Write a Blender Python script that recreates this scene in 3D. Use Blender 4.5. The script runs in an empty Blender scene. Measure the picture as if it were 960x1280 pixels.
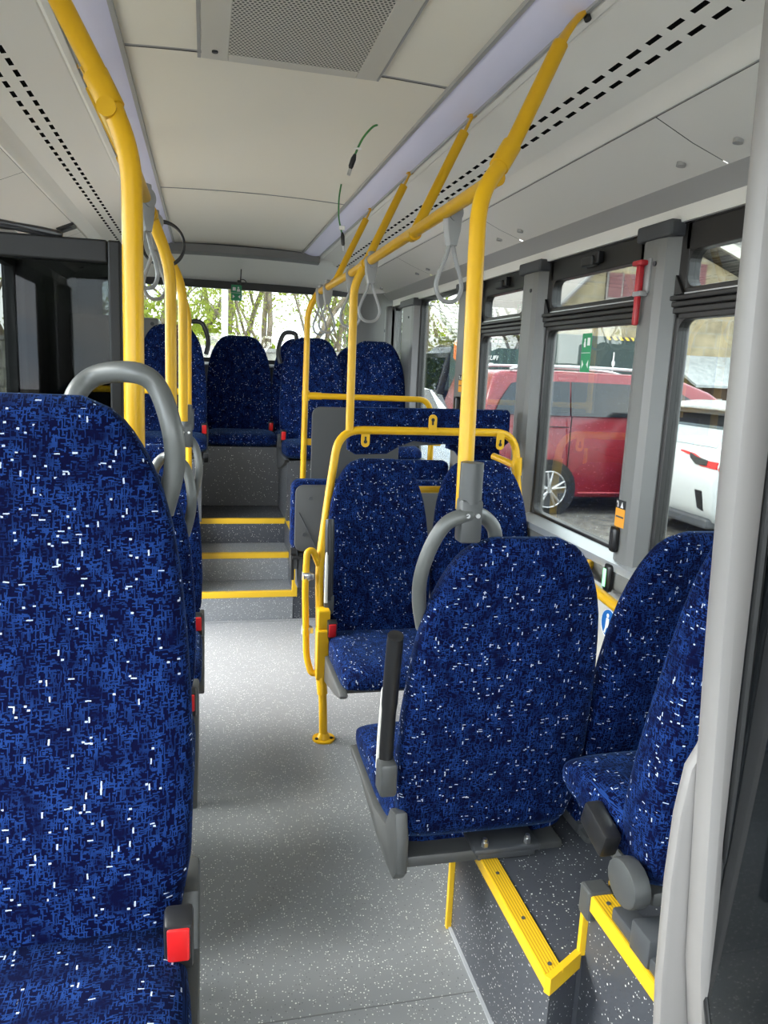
import bpy, bmesh, math, random
from mathutils import Vector, Matrix, Quaternion
random.seed(7)
PI=math.pi
S=bpy.context.scene
COL=S.collection
V=Vector

# ------------------------------------------------------------------ materials
def newmat(name):
    m=bpy.data.materials.new(name); m.use_nodes=True
    nt=m.node_tree; nt.nodes.clear()
    out=nt.nodes.new('ShaderNodeOutputMaterial')
    return m,nt,out
def N(nt,t,**k):
    n=nt.nodes.new(t)
    for a,b in k.items(): setattr(n,a,b)
    return n
def pbr(name,col,rough=.5,metal=0,coat=0,sheen=0,spec=.5,noise=0,nscale=40,bump=0):
    m,nt,out=newmat(name)
    b=N(nt,'ShaderNodeBsdfPrincipled')
    b.inputs['Base Color'].default_value=(*col,1)
    b.inputs['Roughness'].default_value=rough
    b.inputs['Metallic'].default_value=metal
    b.inputs['Coat Weight'].default_value=coat
    b.inputs['Coat Roughness'].default_value=.12
    b.inputs['Sheen Weight'].default_value=sheen
    b.inputs['Specular IOR Level'].default_value=spec
    if noise or bump:
        tc=N(nt,'ShaderNodeTexCoord'); nz=N(nt,'ShaderNodeTexNoise')
        nz.inputs['Scale'].default_value=nscale; nz.inputs['Detail'].default_value=4
        nt.links.new(tc.outputs['Object'],nz.inputs['Vector'])
        if noise:
            mx=N(nt,'ShaderNodeMix',data_type='RGBA',blend_type='MULTIPLY')
            mx.inputs['Factor'].default_value=noise
            mx.inputs['A'].default_value=(*col,1)
            rp=N(nt,'ShaderNodeMapRange'); rp.inputs['From Min'].default_value=.3; rp.inputs['From Max'].default_value=.7
            rp.inputs['To Min'].default_value=.3; rp.inputs['To Max'].default_value=1.25; 
            nt.links.new(nz.outputs['Fac'],rp.inputs['Value'])
            nt.links.new(rp.outputs['Result'],mx.inputs['B'])
            nt.links.new(mx.outputs['Result'],b.inputs['Base Color'])
        if bump:
            bp=N(nt,'ShaderNodeBump'); bp.inputs['Strength'].default_value=bump; bp.inputs['Distance'].default_value=.002
            nt.links.new(nz.outputs['Fac'],bp.inputs['Height']); nt.links.new(bp.outputs['Normal'],b.inputs['Normal'])
    nt.links.new(b.outputs['BSDF'],out.inputs['Surface'])
    return m

def math_(nt,op,a,b=None,c=None):
    n=N(nt,'ShaderNodeMath',operation=op)
    for i,x in enumerate((a,b,c)):
        if x is None: continue
        if isinstance(x,(int,float)): n.inputs[i].default_value=x
        else: nt.links.new(x,n.inputs[i])
    return n.outputs[0]

def fabric_mat():
    m,nt,out=newmat('seat_moquette')
    b=N(nt,'ShaderNodeBsdfPrincipled'); b.inputs['Roughness'].default_value=.85
    b.inputs['Sheen Weight'].default_value=.07; b.inputs['Sheen Roughness'].default_value=.4
    b.inputs['Sheen Tint'].default_value=(.25,.5,1,1); b.inputs['Specular IOR Level'].default_value=.06
    uv=N(nt,'ShaderNodeUVMap'); 
    nz=N(nt,'ShaderNodeTexNoise',noise_dimensions='2D'); nz.inputs['Scale'].default_value=170; nz.inputs['Detail'].default_value=1
    nt.links.new(uv.outputs['UV'],nz.inputs['Vector'])
    wv=N(nt,'ShaderNodeVectorMath',operation='MULTIPLY_ADD')
    nt.links.new(nz.outputs['Color'],wv.inputs[0]); wv.inputs[1].default_value=(.0014,.0014,0); nt.links.new(uv.outputs['UV'],wv.inputs[2])
    sp=N(nt,'ShaderNodeSeparateXYZ'); nt.links.new(wv.outputs[0],sp.inputs[0]); u,v=sp.outputs[0],sp.outputs[1]
    def dash(a,b_,la,lb,seed,thr):
        row=math_(nt,'FLOOR',math_(nt,'DIVIDE',b_,lb))
        w1=N(nt,'ShaderNodeTexWhiteNoise',noise_dimensions='2D')
        cx=N(nt,'ShaderNodeCombineXYZ'); nt.links.new(row,cx.inputs[0]); cx.inputs[1].default_value=seed; nt.links.new(cx.outputs[0],w1.inputs['Vector'])
        c=math_(nt,'FLOOR',math_(nt,'ADD',math_(nt,'DIVIDE',a,la),math_(nt,'MULTIPLY',w1.outputs['Value'],9.7)))
        w2=N(nt,'ShaderNodeTexWhiteNoise',noise_dimensions='3D')
        c2=N(nt,'ShaderNodeCombineXYZ'); nt.links.new(row,c2.inputs[0]); nt.links.new(c,c2.inputs[1]); c2.inputs[2].default_value=seed*3.3
        nt.links.new(c2.outputs[0],w2.inputs['Vector'])
        return math_(nt,'GREATER_THAN',w2.outputs['Value'],thr)
    n2=N(nt,'ShaderNodeTexNoise',noise_dimensions='2D'); n2.inputs['Scale'].default_value=26; n2.inputs['Detail'].default_value=2
    nt.links.new(uv.outputs['UV'],n2.inputs['Vector'])
    h1=dash(u,v,.0072,.0015,1.3,.835); v1=dash(v,u,.0072,.0015,2.7,.85); h2=dash(u,v,.004,.0017,5.1,.89); v2=dash(v,u,.014,.0014,7.9,.89)
    blue=math_(nt,'MAXIMUM',math_(nt,'MAXIMUM',h1,v1),math_(nt,'MAXIMUM',h2,v2))
    tone=math_(nt,'MULTIPLY',blue,math_(nt,'MULTIPLY_ADD',n2.outputs['Fac'],2.4,-.5))
    wh=math_(nt,'MAXIMUM',dash(v,u,.0078,.0021,11.2,.994),dash(u,v,.008,.0017,13.9,.996))
    wh=math_(nt,'MAXIMUM',wh,dash(u,v,.0036,.0026,17.1,.994))
    cl=N(nt,'ShaderNodeTexNoise',noise_dimensions='2D'); cl.inputs['Scale'].default_value=18; cl.inputs['Detail'].default_value=1
    nt.links.new(uv.outputs['UV'],cl.inputs['Vector'])
    wh=math_(nt,'MULTIPLY',wh,math_(nt,'GREATER_THAN',cl.outputs['Fac'],.40))
    m1=N(nt,'ShaderNodeMix',data_type='RGBA'); m1.inputs['A'].default_value=(.0004,.0011,.017,1); m1.inputs['B'].default_value=(.0085,.030,.132,1); m1.clamp_factor=True
    nt.links.new(tone,m1.inputs['Factor'])
    m2=N(nt,'ShaderNodeMix',data_type='RGBA'); m2.inputs['B'].default_value=(.40,.44,.55,1)
    nt.links.new(wh,m2.inputs['Factor']); nt.links.new(m1.outputs['Result'],m2.inputs['A'])
    nt.links.new(m2.outputs['Result'],b.inputs['Base Color'])
    nt.links.new(b.outputs['BSDF'],out.inputs['Surface'])
    return m

def vinyl_mat(name,col,dens=.75,scale=75,rough=.45):
    m,nt,out=newmat(name)
    b=N(nt,'ShaderNodeBsdfPrincipled'); b.inputs['Roughness'].default_value=rough
    tc=N(nt,'ShaderNodeTexCoord')
    vo=N(nt,'ShaderNodeTexVoronoi'); vo.inputs['Scale'].default_value=scale
    mpv=N(nt,'ShaderNodeMapping'); mpv.inputs['Rotation'].default_value=(.61,.43,.27)
    nt.links.new(tc.outputs['Object'],mpv.inputs['Vector']); nt.links.new(mpv.outputs[0],vo.inputs['Vector'])
    sep=N(nt,'ShaderNodeSeparateColor'); nt.links.new(vo.outputs['Color'],sep.inputs[0])
    sel=math_(nt,'GREATER_THAN',sep.outputs[0],dens)
    dot=math_(nt,'MULTIPLY',sel,math_(nt,'LESS_THAN',vo.outputs['Distance'],math_(nt,'MULTIPLY_ADD',sep.outputs[1],.22,.12)))
    seld=math_(nt,'MULTIPLY',math_(nt,'LESS_THAN',sep.outputs[0],.12),math_(nt,'LESS_THAN',vo.outputs['Distance'],.25))
    nz=N(nt,'ShaderNodeTexNoise'); nz.inputs['Scale'].default_value=3; nz.inputs['Detail'].default_value=5
    nt.links.new(tc.outputs['Object'],nz.inputs['Vector'])
    m0=N(nt,'ShaderNodeMix',data_type='RGBA'); m0.inputs['A'].default_value=(*[c*.9 for c in col],1); m0.inputs['B'].default_value=(*[c*1.1 for c in col],1)
    nt.links.new(nz.outputs['Fac'],m0.inputs['Factor'])
    m1=N(nt,'ShaderNodeMix',data_type='RGBA'); m1.inputs['B'].default_value=(.70,.70,.66,1)
    nt.links.new(m0.outputs['Result'],m1.inputs['A']); nt.links.new(dot,m1.inputs['Factor'])
    m2=N(nt,'ShaderNodeMix',data_type='RGBA'); m2.inputs['B'].default_value=(*[c*.45 for c in col],1)
    nt.links.new(m1.outputs['Result'],m2.inputs['A']); nt.links.new(seld,m2.inputs['Factor'])
    nt.links.new(m2.outputs['Result'],b.inputs['Base Color'])
    nt.links.new(b.outputs['BSDF'],out.inputs['Surface'])
    return m

def glass_mat(name,tint,refl=1.0,ior=1.5):
    m,nt,out=newmat(name)
    t=N(nt,'ShaderNodeBsdfTransparent'); t.inputs['Color'].default_value=(*tint,1)
    g=N(nt,'ShaderNodeBsdfGlossy'); g.inputs['Roughness'].default_value=.0; g.inputs['Color'].default_value=(refl,refl,refl,1)
    f=N(nt,'ShaderNodeFresnel'); ge=N(nt,'ShaderNodeNewGeometry')
    nt.links.new(math_(nt,'MULTIPLY_ADD',ge.outputs['Backfacing'],1/ior-ior,ior),f.inputs['IOR'])
    mx=N(nt,'ShaderNodeMixShader')
    nt.links.new(f.outputs[0],mx.inputs[0]); nt.links.new(t.outputs[0],mx.inputs[1]); nt.links.new(g.outputs[0],mx.inputs[2])
    nt.links.new(mx.outputs[0],out.inputs['Surface'])
    return m

def slot_mat(name,base):
    # perforated ventilation strip: two staggered rows of slots, in object coords (UV: u=across slope metres, v=along bus)
    m,nt,out=newmat(name)
    b=N(nt,'ShaderNodeBsdfPrincipled'); b.inputs['Roughness'].default_value=.45
    uv=N(nt,'ShaderNodeUVMap'); sp=N(nt,'ShaderNodeSeparateXYZ'); nt.links.new(uv.outputs['UV'],sp.inputs[0])
    def row(c,off):
        du=math_(nt,'LESS_THAN',math_(nt,'ABSOLUTE',math_(nt,'SUBTRACT',sp.outputs[0],c)),.0065)
        fr=math_(nt,'FRACT',math_(nt,'DIVIDE',math_(nt,'ADD',sp.outputs[1],off),.082))
        dv=math_(nt,'LESS_THAN',fr,.62)
        return math_(nt,'MULTIPLY',du,dv)
    s=math_(nt,'MAXIMUM',row(.128,0),row(.172,.012))
    mx=N(nt,'ShaderNodeMix',data_type='RGBA'); mx.inputs['A'].default_value=(*base,1); mx.inputs['B'].default_value=(.006,.006,.006,1)
    nt.links.new(s,mx.inputs['Factor']); nt.links.new(mx.outputs['Result'],b.inputs['Base Color'])
    nt.links.new(math_(nt,'MULTIPLY_ADD',s,-.5,.5),b.inputs['Specular IOR Level'])
    nt.links.new(b.outputs['BSDF'],out.inputs['Surface'])
    return m
def perf_mat(name,base):
    m,nt,out=newmat(name)
    b=N(nt,'ShaderNodeBsdfPrincipled'); b.inputs['Roughness'].default_value=.4
    tc=N(nt,'ShaderNodeTexCoord'); sp=N(nt,'ShaderNodeSeparateXYZ'); nt.links.new(tc.outputs['Object'],sp.inputs[0])
    px,py=.0105,.0105
    r=math_(nt,'DIVIDE',sp.outputs[1],py)
    odd=math_(nt,'MULTIPLY',math_(nt,'MODULO',math_(nt,'FLOOR',r),2),.5)
    a=math_(nt,'SUBTRACT',math_(nt,'FRACT',math_(nt,'ADD',math_(nt,'DIVIDE',sp.outputs[0],px),odd)),.5)
    c=math_(nt,'SUBTRACT',math_(nt,'FRACT',r),.5)
    d=math_(nt,'ADD',math_(nt,'POWER',a,2),math_(nt,'POWER',c,2))
    s=math_(nt,'LESS_THAN',d,.105)
    mx=N(nt,'ShaderNodeMix',data_type='RGBA'); mx.inputs['A'].default_value=(*base,1); mx.inputs['B'].default_value=(.012,.012,.012,1)
    nt.links.new(s,mx.inputs['Factor']); nt.links.new(mx.outputs['Result'],b.inputs['Base Color'])
    nt.links.new(b.outputs['BSDF'],out.inputs['Surface'])
    return m
def brick_mat(name,c1,c2,mortar,scale,bw=.5,rh=.25,msize=.02,rough=.9,axis='XZ'):
    m,nt,out=newmat(name)
    b=N(nt,'ShaderNodeBsdfPrincipled'); b.inputs['Roughness'].default_value=rough
    tc=N(nt,'ShaderNodeTexCoord'); sp=N(nt,'ShaderNodeSeparateXYZ'); nt.links.new(tc.outputs['Object'],sp.inputs[0])
    cb=N(nt,'ShaderNodeCombineXYZ'); nt.links.new(sp.outputs['X' if axis=='XZ' else 'Y'],cb.inputs[0]); nt.links.new(sp.outputs['Z'],cb.inputs[1])
    br=N(nt,'ShaderNodeTexBrick'); br.inputs['Scale'].default_value=scale
    br.inputs['Color1'].default_value=(*c1,1); br.inputs['Color2'].default_value=(*c2,1); br.inputs['Mortar'].default_value=(*mortar,1)
    br.inputs['Brick Width'].default_value=bw; br.inputs['Row Height'].default_value=rh; br.inputs['Mortar Size'].default_value=msize
    nt.links.new(cb.outputs[0],br.inputs['Vector'])
    nz=N(nt,'ShaderNodeTexNoise'); nz.inputs['Scale'].default_value=3; nz.inputs['Detail'].default_value=6; nt.links.new(tc.outputs['Object'],nz.inputs['Vector'])
    mr=N(nt,'ShaderNodeMapRange'); mr.inputs['From Min'].default_value=.3; mr.inputs['From Max'].default_value=.7; mr.inputs['To Min'].default_value=.65; mr.inputs['To Max'].default_value=1.25
    nt.links.new(nz.outputs['Fac'],mr.inputs['Value'])
    mx=N(nt,'ShaderNodeMix',data_type='RGBA',blend_type='MULTIPLY'); mx.inputs['Factor'].default_value=1
    nt.links.new(br.outputs['Color'],mx.inputs['A']); nt.links.new(mr.outputs['Result'],mx.inputs['B'])
    nt.links.new(mx.outputs['Result'],b.inputs['Base Color'])
    nt.links.new(b.outputs['BSDF'],out.inputs['Surface'])
    return m
def emit_mat(name,col,st,base=(.5,.5,.5)):
    m,nt,out=newmat(name)
    b=N(nt,'ShaderNodeBsdfPrincipled'); b.inputs['Base Color'].default_value=(*base,1); b.inputs['Roughness'].default_value=.5
    b.inputs['Emission Color'].default_value=(*col,1); b.inputs['Emission Strength'].default_value=st
    nt.links.new(b.outputs['BSDF'],out.inputs['Surface']); return m
def stripe_mat(name,c1,c2,period,axis=0,rough=.5,duty=.5,diag=0):
    m,nt,out=newmat(name)
    b=N(nt,'ShaderNodeBsdfPrincipled'); b.inputs['Roughness'].default_value=rough
    tc=N(nt,'ShaderNodeTexCoord'); sp=N(nt,'ShaderNodeSeparateXYZ'); nt.links.new(tc.outputs['Object'],sp.inputs[0])
    a=sp.outputs[axis]
    if diag: a=math_(nt,'ADD',a,math_(nt,'MULTIPLY',sp.outputs[2],diag))
    f=math_(nt,'LESS_THAN',math_(nt,'FRACT',math_(nt,'DIVIDE',a,period)),duty)
    mx=N(nt,'ShaderNodeMix',data_type='RGBA'); mx.inputs['A'].default_value=(*c1,1); mx.inputs['B'].default_value=(*c2,1)
    nt.links.new(f,mx.inputs['Factor']); nt.links.new(mx.outputs['Result'],b.inputs['Base Color'])
    nt.links.new(b.outputs['BSDF'],out.inputs['Surface']); return m

FAB=fabric_mat()
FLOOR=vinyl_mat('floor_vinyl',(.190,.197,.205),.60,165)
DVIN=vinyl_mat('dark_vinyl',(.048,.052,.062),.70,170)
PVIN=vinyl_mat('plinth_vinyl',(.06,.062,.066),.88,150)
YEL=pbr('yellow_powder_coat',(.62,.345,.006),.36,coat=.05,spec=.3)
YTR=pbr('yellow_edge_trim',(.66,.40,.012),.42)
YTRG=stripe_mat('yellow_ribbed_trim',(.66,.40,.012),(.36,.21,.006),.0065,0,.5,.35)
CEIL=pbr('ceiling_laminate',(.84,.80,.69),.42)
COVE=pbr('cove_plastic',(.80,.785,.73),.38)
COVES=slot_mat('cove_slotted',(.80,.785,.73))
COVED=pbr('cove_trim',(.36,.36,.35),.4)
LAV=emit_mat('light_diffuser',(.78,.78,1.0),.03,(.58,.58,.70))
GREY=pbr('grey_plastic',(.055,.057,.057),.45)
DGREY=pbr('dark_grey_plastic',(.05,.053,.058),.5)
MGREY=pbr('handle_grey',(.085,.088,.084),.38)
PIL=pbr('pillar_grey',(.165,.165,.158),.42)
WALLG=pbr('wall_laminate_grey',(.50,.49,.455),.5)
BEAM=pbr('beam_grey',(.16,.16,.16),.55)
POST=pbr('post_light_grey',(.22,.205,.195),.4)
BLK=pbr('black_rubber',(.008,.008,.008),.5)
BLKF=pbr('black_window_frame',(.010,.0095,.009),.42)
BPL=pbr('black_plastic',(.012,.012,.013),.35)
BGL=pbr('black_glass',(.006,.007,.008),.03,coat=0,spec=.9)
RED=pbr('red_button_plastic',(.50,.012,.012),.35)
MET=pbr('brushed_metal',(.6,.6,.6),.3,metal=1)
SILL=pbr('aluminium_sill',(.55,.57,.58),.3,metal=.6)
STRAP=pbr('strap_grey',(.27,.27,.265),.45)
GLS=glass_mat('window_glass',(.50,.525,.515),.9)
GLC=glass_mat('clear_glass',(.92,.94,.93),.9)
GLD=glass_mat('dark_tinted_glass',(.22,.235,.23),.16,1.5)
GRN=pbr('green_cable',(.05,.22,.06),.5)
SGN=pbr('green_sign',(.015,.26,.10),.5)
WHT=pbr('white_print',(.8,.8,.78),.5)
ORG=pbr('orange_sticker',(.80,.33,.02),.5)
BLU=pbr('blue_sign',(.01,.12,.40),.4)
LEDG=emit_mat('green_backlight',(.25,1,.35),.9,(.1,.4,.15))
GRILL=perf_mat('perforated_sheet',(.56,.55,.50))
CPAN=pbr('vent_panel',(.58,.56,.50),.4)

# ------------------------------------------------------------------ mesh helpers
class MB:
    def __init__(s): s.bm=bmesh.new()
    def box(s,x0,x1,y0,y1,z0,z1,bev=0,seg=2,mat=None):
        r=bmesh.ops.create_cube(s.bm,size=1)
        vs=r['verts']
        for v in vs: v.co=V(((x0+x1)/2+v.co.x*(x1-x0),(y0+y1)/2+v.co.y*(y1-y0),(z0+z1)/2+v.co.z*(z1-z0)))
        es=list({e for v in vs for e in v.link_edges})
        if mat is not None:
            for v in vs: v.co=mat@v.co
        if bev>0:
            bmesh.ops.bevel(s.bm,geom=es,offset=bev,segments=seg,affect='EDGES',profile=.5)
        return s
    def tube(s,pts,r,n=12,closed=False,cap=True,flat=None):
        pts=[V(p) for p in pts]; m=len(pts)
        rr=r if isinstance(r,(list,tuple)) else [r]*m
        T=[]
        for i in range(m):
            if closed: t=pts[(i+1)%m]-pts[i-1]
            else: t=pts[min(i+1,m-1)]-pts[max(i-1,0)]
            T.append(t.normalized() if t.length>1e-9 else V((0,0,1)))
        up=V((0,0,1)) if abs(T[0].z)<.9 else V((1,0,0))
        nrm=(up-T[0]*up.dot(T[0])).normalized()
        rings=[]
        for i in range(m):
            if i>0:
                q=T[i-1].rotation_difference(T[i]); nrm=q@nrm
                nrm=(nrm-T[i]*nrm.dot(T[i])).normalized()
            bn=T[i].cross(nrm)
            ring=[]
            for k in range(n):
                a=2*PI*k/n
                ca,sa=math.cos(a),math.sin(a)
                if flat: ca*=flat
                ring.append(s.bm.verts.new(pts[i]+(nrm*ca+bn*sa)*rr[i]))
            rings.append(ring)
        L=m if closed else m-1
        for i in range(L):
            A,B=rings[i],rings[(i+1)%m]
            for k in range(n): s.bm.faces.new((A[k],A[(k+1)%n],B[(k+1)%n],B[k]))
        if cap and not closed:
            s.bm.faces.new(rings[0][::-1]); s.bm.faces.new(rings[-1])
        return s
    def cyl(s,a,b,r,n=16,r2=None): return s.tube([a,b],[r,r if r2 is None else r2],n)
    def prism(s,poly,axis,d0,d1,bev=0):
        # poly: 2D points; axis 'x': (y,z); 'y': (x,z); 'z': (x,y)
        def P(p,d):
            return {'x':V((d,p[0],p[1])),'y':V((p[0],d,p[1])),'z':V((p[0],p[1],d))}[axis]
        A=[s.bm.verts.new(P(p,d0)) for p in poly]; B=[s.bm.verts.new(P(p,d1)) for p in poly]
        n=len(poly); fs=[]
        for i in range(n): fs.append(s.bm.faces.new((A[i],A[(i+1)%n],B[(i+1)%n],B[i])))
        fs.append(s.bm.faces.new(A[::-1])); fs.append(s.bm.faces.new(B))
        bmesh.ops.recalc_face_normals(s.bm,faces=fs)
        if bev>0:
            es=list(fs[-1].edges)+list(fs[-2].edges)
            bmesh.ops.bevel(s.bm,geom=es,offset=bev,segments=2,affect='EDGES',profile=.5)
        return s
    def loft(s,rings,cap=True):
        R=[[s.bm.verts.new(p) for p in r] for r in rings]; n=len(R[0]); fs=[]
        for A,B in zip(R,R[1:]):
            for k in range(n): fs.append(s.bm.faces.new((A[k],A[(k+1)%n],B[(k+1)%n],B[k])))
        if cap: fs.append(s.bm.faces.new(R[0][::-1])); fs.append(s.bm.faces.new(R[-1]))
        bmesh.ops.recalc_face_normals(s.bm,faces=fs)
        return s
    def grid(s,rows):
        R=[[s.bm.verts.new(p) for p in r] for r in rows]
        for A,B in zip(R,R[1:]):
            for k in range(len(A)-1): s.bm.faces.new((A[k],A[k+1],B[k+1],B[k]))
        return s
    def xf(s,M):
        for v in s.bm.verts: v.co=M@v.co
        return s
    def obj(s,name,mat,parent=None,smooth=True,angle=35,recalc=True):
        if recalc: bmesh.ops.recalc_face_normals(s.bm,faces=s.bm.faces[:])
        me=bpy.data.meshes.new(name)
        s.bm.to_mesh(me); s.bm.free()
        me.materials.append(mat)
        if smooth:
            me.shade_smooth()
            try: me.set_sharp_from_angle(angle=math.radians(angle))
            except Exception: pass
        o=bpy.data.objects.new(name,me); COL.objects.link(o)
        if parent is not None: o.parent=parent
        return o
def planar_uv(o):
    me=o.data; uvl=me.uv_layers.new(name='UVMap')
    for p in me.polygons:
        n=p.normal
        for li in p.loop_indices:
            c=me.vertices[me.loops[li].vertex_index].co
            if abs(n.x)>.72: uv=(c.y+1.37,c.z)
            elif abs(n.z)>.72: uv=(c.x,c.y+2.11)
            else: uv=(c.x,c.z) if n.y<0 else (c.x+3.1,c.z)
            uvl.data[li].uv=uv
def fillet(pts,r,n=6):
    pts=[V(p) for p in pts]; out=[pts[0]]
    for i in range(1,len(pts)-1):
        a,b,c=pts[i-1],pts[i],pts[i+1]
        d1=(a-b); d2=(c-b); l=min(r,d1.length*.49,d2.length*.49)
        p=b+d1.normalized()*l; q=b+d2.normalized()*l
        for k in range(n+1):
            t=k/n; out.append(p.lerp(b,t).lerp(b.lerp(q,t),t))
    out.append(pts[-1]); return out
def catmull(pts,n=8,closed=False):
    pts=[V(p) for p in pts]; m=len(pts); out=[]
    for i in range(m if closed else m-1):
        g=(lambda k:pts[k%m]) if closed else (lambda k:pts[max(0,min(m-1,k))])
        p0,p1,p2,p3=g(i-1),g(i),g(i+1),g(i+2)
        for k in range(n):
            t=k/n
            out.append(.5*((2*p1)+(p2-p0)*t+(2*p0-5*p1+4*p2-p3)*t*t+(3*p1-p0-3*p2+p3)*t**3))
    if not closed: out.append(pts[-1])
    return out
def tag(o,label=None,cat=None,group=None,kind=None):
    if label: o['label']=label
    if cat: o['category']=cat
    if group: o['group']=group
    if kind: o['kind']=kind
    return o
def empty(name,loc=(0,0,0),rz=0):
    o=bpy.data.objects.new(name,None); COL.objects.link(o); o.location=loc; o.rotation_euler=(0,0,rz); o.empty_display_size=.1
    return o
def thing(name,label,cat,loc=(0,0,0),rz=0,group=None): return tag(empty(name,loc,rz),label,cat,group)
def struct(o): return tag(o,kind='structure')
def copy_tree(o,parent=None):
    c=o.copy(); COL.objects.link(c)
    if parent is not None: c.parent=parent; c.matrix_parent_inverse=o.matrix_parent_inverse.copy()
    for ch in list(o.children): copy_tree(ch,c)
    return c
def sgn(x): return -1 if x<0 else 1
def superring(cx,cy,cz,hw,hd,n,e,plane):
    r=[]
    for k in range(n):
        a=2*PI*k/n; c,s_=math.cos(a),math.sin(a)
        x=hw*sgn(c)*abs(c)**(2/e); y=hd*sgn(s_)*abs(s_)**(2/e)
        r.append((x,y))
    return r
def lerp(a,b,t): return a+(b-a)*t
def interp(tab,t):
    for (a,b),(c,d) in zip(tab,tab[1:]):
        if t<=c: return lerp(b,d,(t-a)/(c-a))
    return tab[-1][1]

# ------------------------------------------------------------------ seats
WTAB=[(0,.86),(.06,.93),(.15,.985),(.3,1.0),(.45,.985),(.58,.955),(.68,.92),(.76,.875),(.83,.81),(.885,.735),(.925,.66),(.955,.585),(.975,.515),(.99,.43),(1.0,.33)]
LEAN=.165
def back_y(z): return LEAN*z+.035*max(0,(z-.45))
def backrest(hc,W=.45,H=.72,z0=-.03,thick=1.0):
    m=MB(); rings=[]; NR=46
    for i in range(NR+1):
        t=i/NR; t2=t
        z=hc+z0+(H-z0)*t
        zz=z-hc
        hw=W/2*interp(WTAB,t)
        d=lerp(.115,.07,t)*thick
        if t>.93: d*=math.sqrt(max(.02,1-((t-.93)/.075)**2))
        if t<.04: d*=.55+.45*(t/.04)
        yc=back_y(zz)+.055
        ring=[]
        for (x,y) in superring(0,0,0,hw,d/2,44,4.2,'xy'):
            fx=abs(x)/max(hw,1e-6)
            if y<0:
                y-=.016*math.exp(-((t-.25)/.16)**2)*(1-fx**3)
                y+=.016*math.exp(-((fx-.45)/.4)**2)*math.exp(-((t-.55)/.3)**2)*.6
                for g in (.33,.52,.72):
                    y+=.0045*math.exp(-((t-g)/.010)**2)*(1 if fx<.72 else max(0,1-(fx-.72)/.12))
            ring.append(V((x,yc+y,z)))
        rings.append(ring)
    m.loft(rings); return m
def cushion(hc,W=.45,D=.44):
    m=MB(); rings=[]; NR=26
    for i in range(NR+1):
        t=i/NR; y=.045-(D+.045)*t
        top=hc+.01+.012*math.sin(PI*min(1,t*1.2)); bot=hc-.105+.02*t
        e=0
        if t>.78:
            k=(t-.78)/.22; top-=.075*(1-math.sqrt(max(0,1-k*k*.97)))
            bot+=.03*k**3
        if t<.08: top-=.01*(1-t/.08)
        hw=W/2*(lerp(.93,1.0,min(1,t*3)) - (.035*max(0,(t-.7)/.3)**2))
        if t>.96: hw*=.97
        cz=(top+bot)/2; hd=(top-bot)/2
        ring=[]
        for (x,zv) in superring(0,0,0,hw,hd,40,4.5,'xz'):
            zz=cz+zv
            if zv>0: zz-=.014*math.exp(-(x/(.3*W))**2)*math.sin(PI*min(1,t*1.1)) if t<.9 else 0
            ring.append(V((x,y,zz)))
        rings.append(ring)
    m.loft(rings); return m

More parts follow.
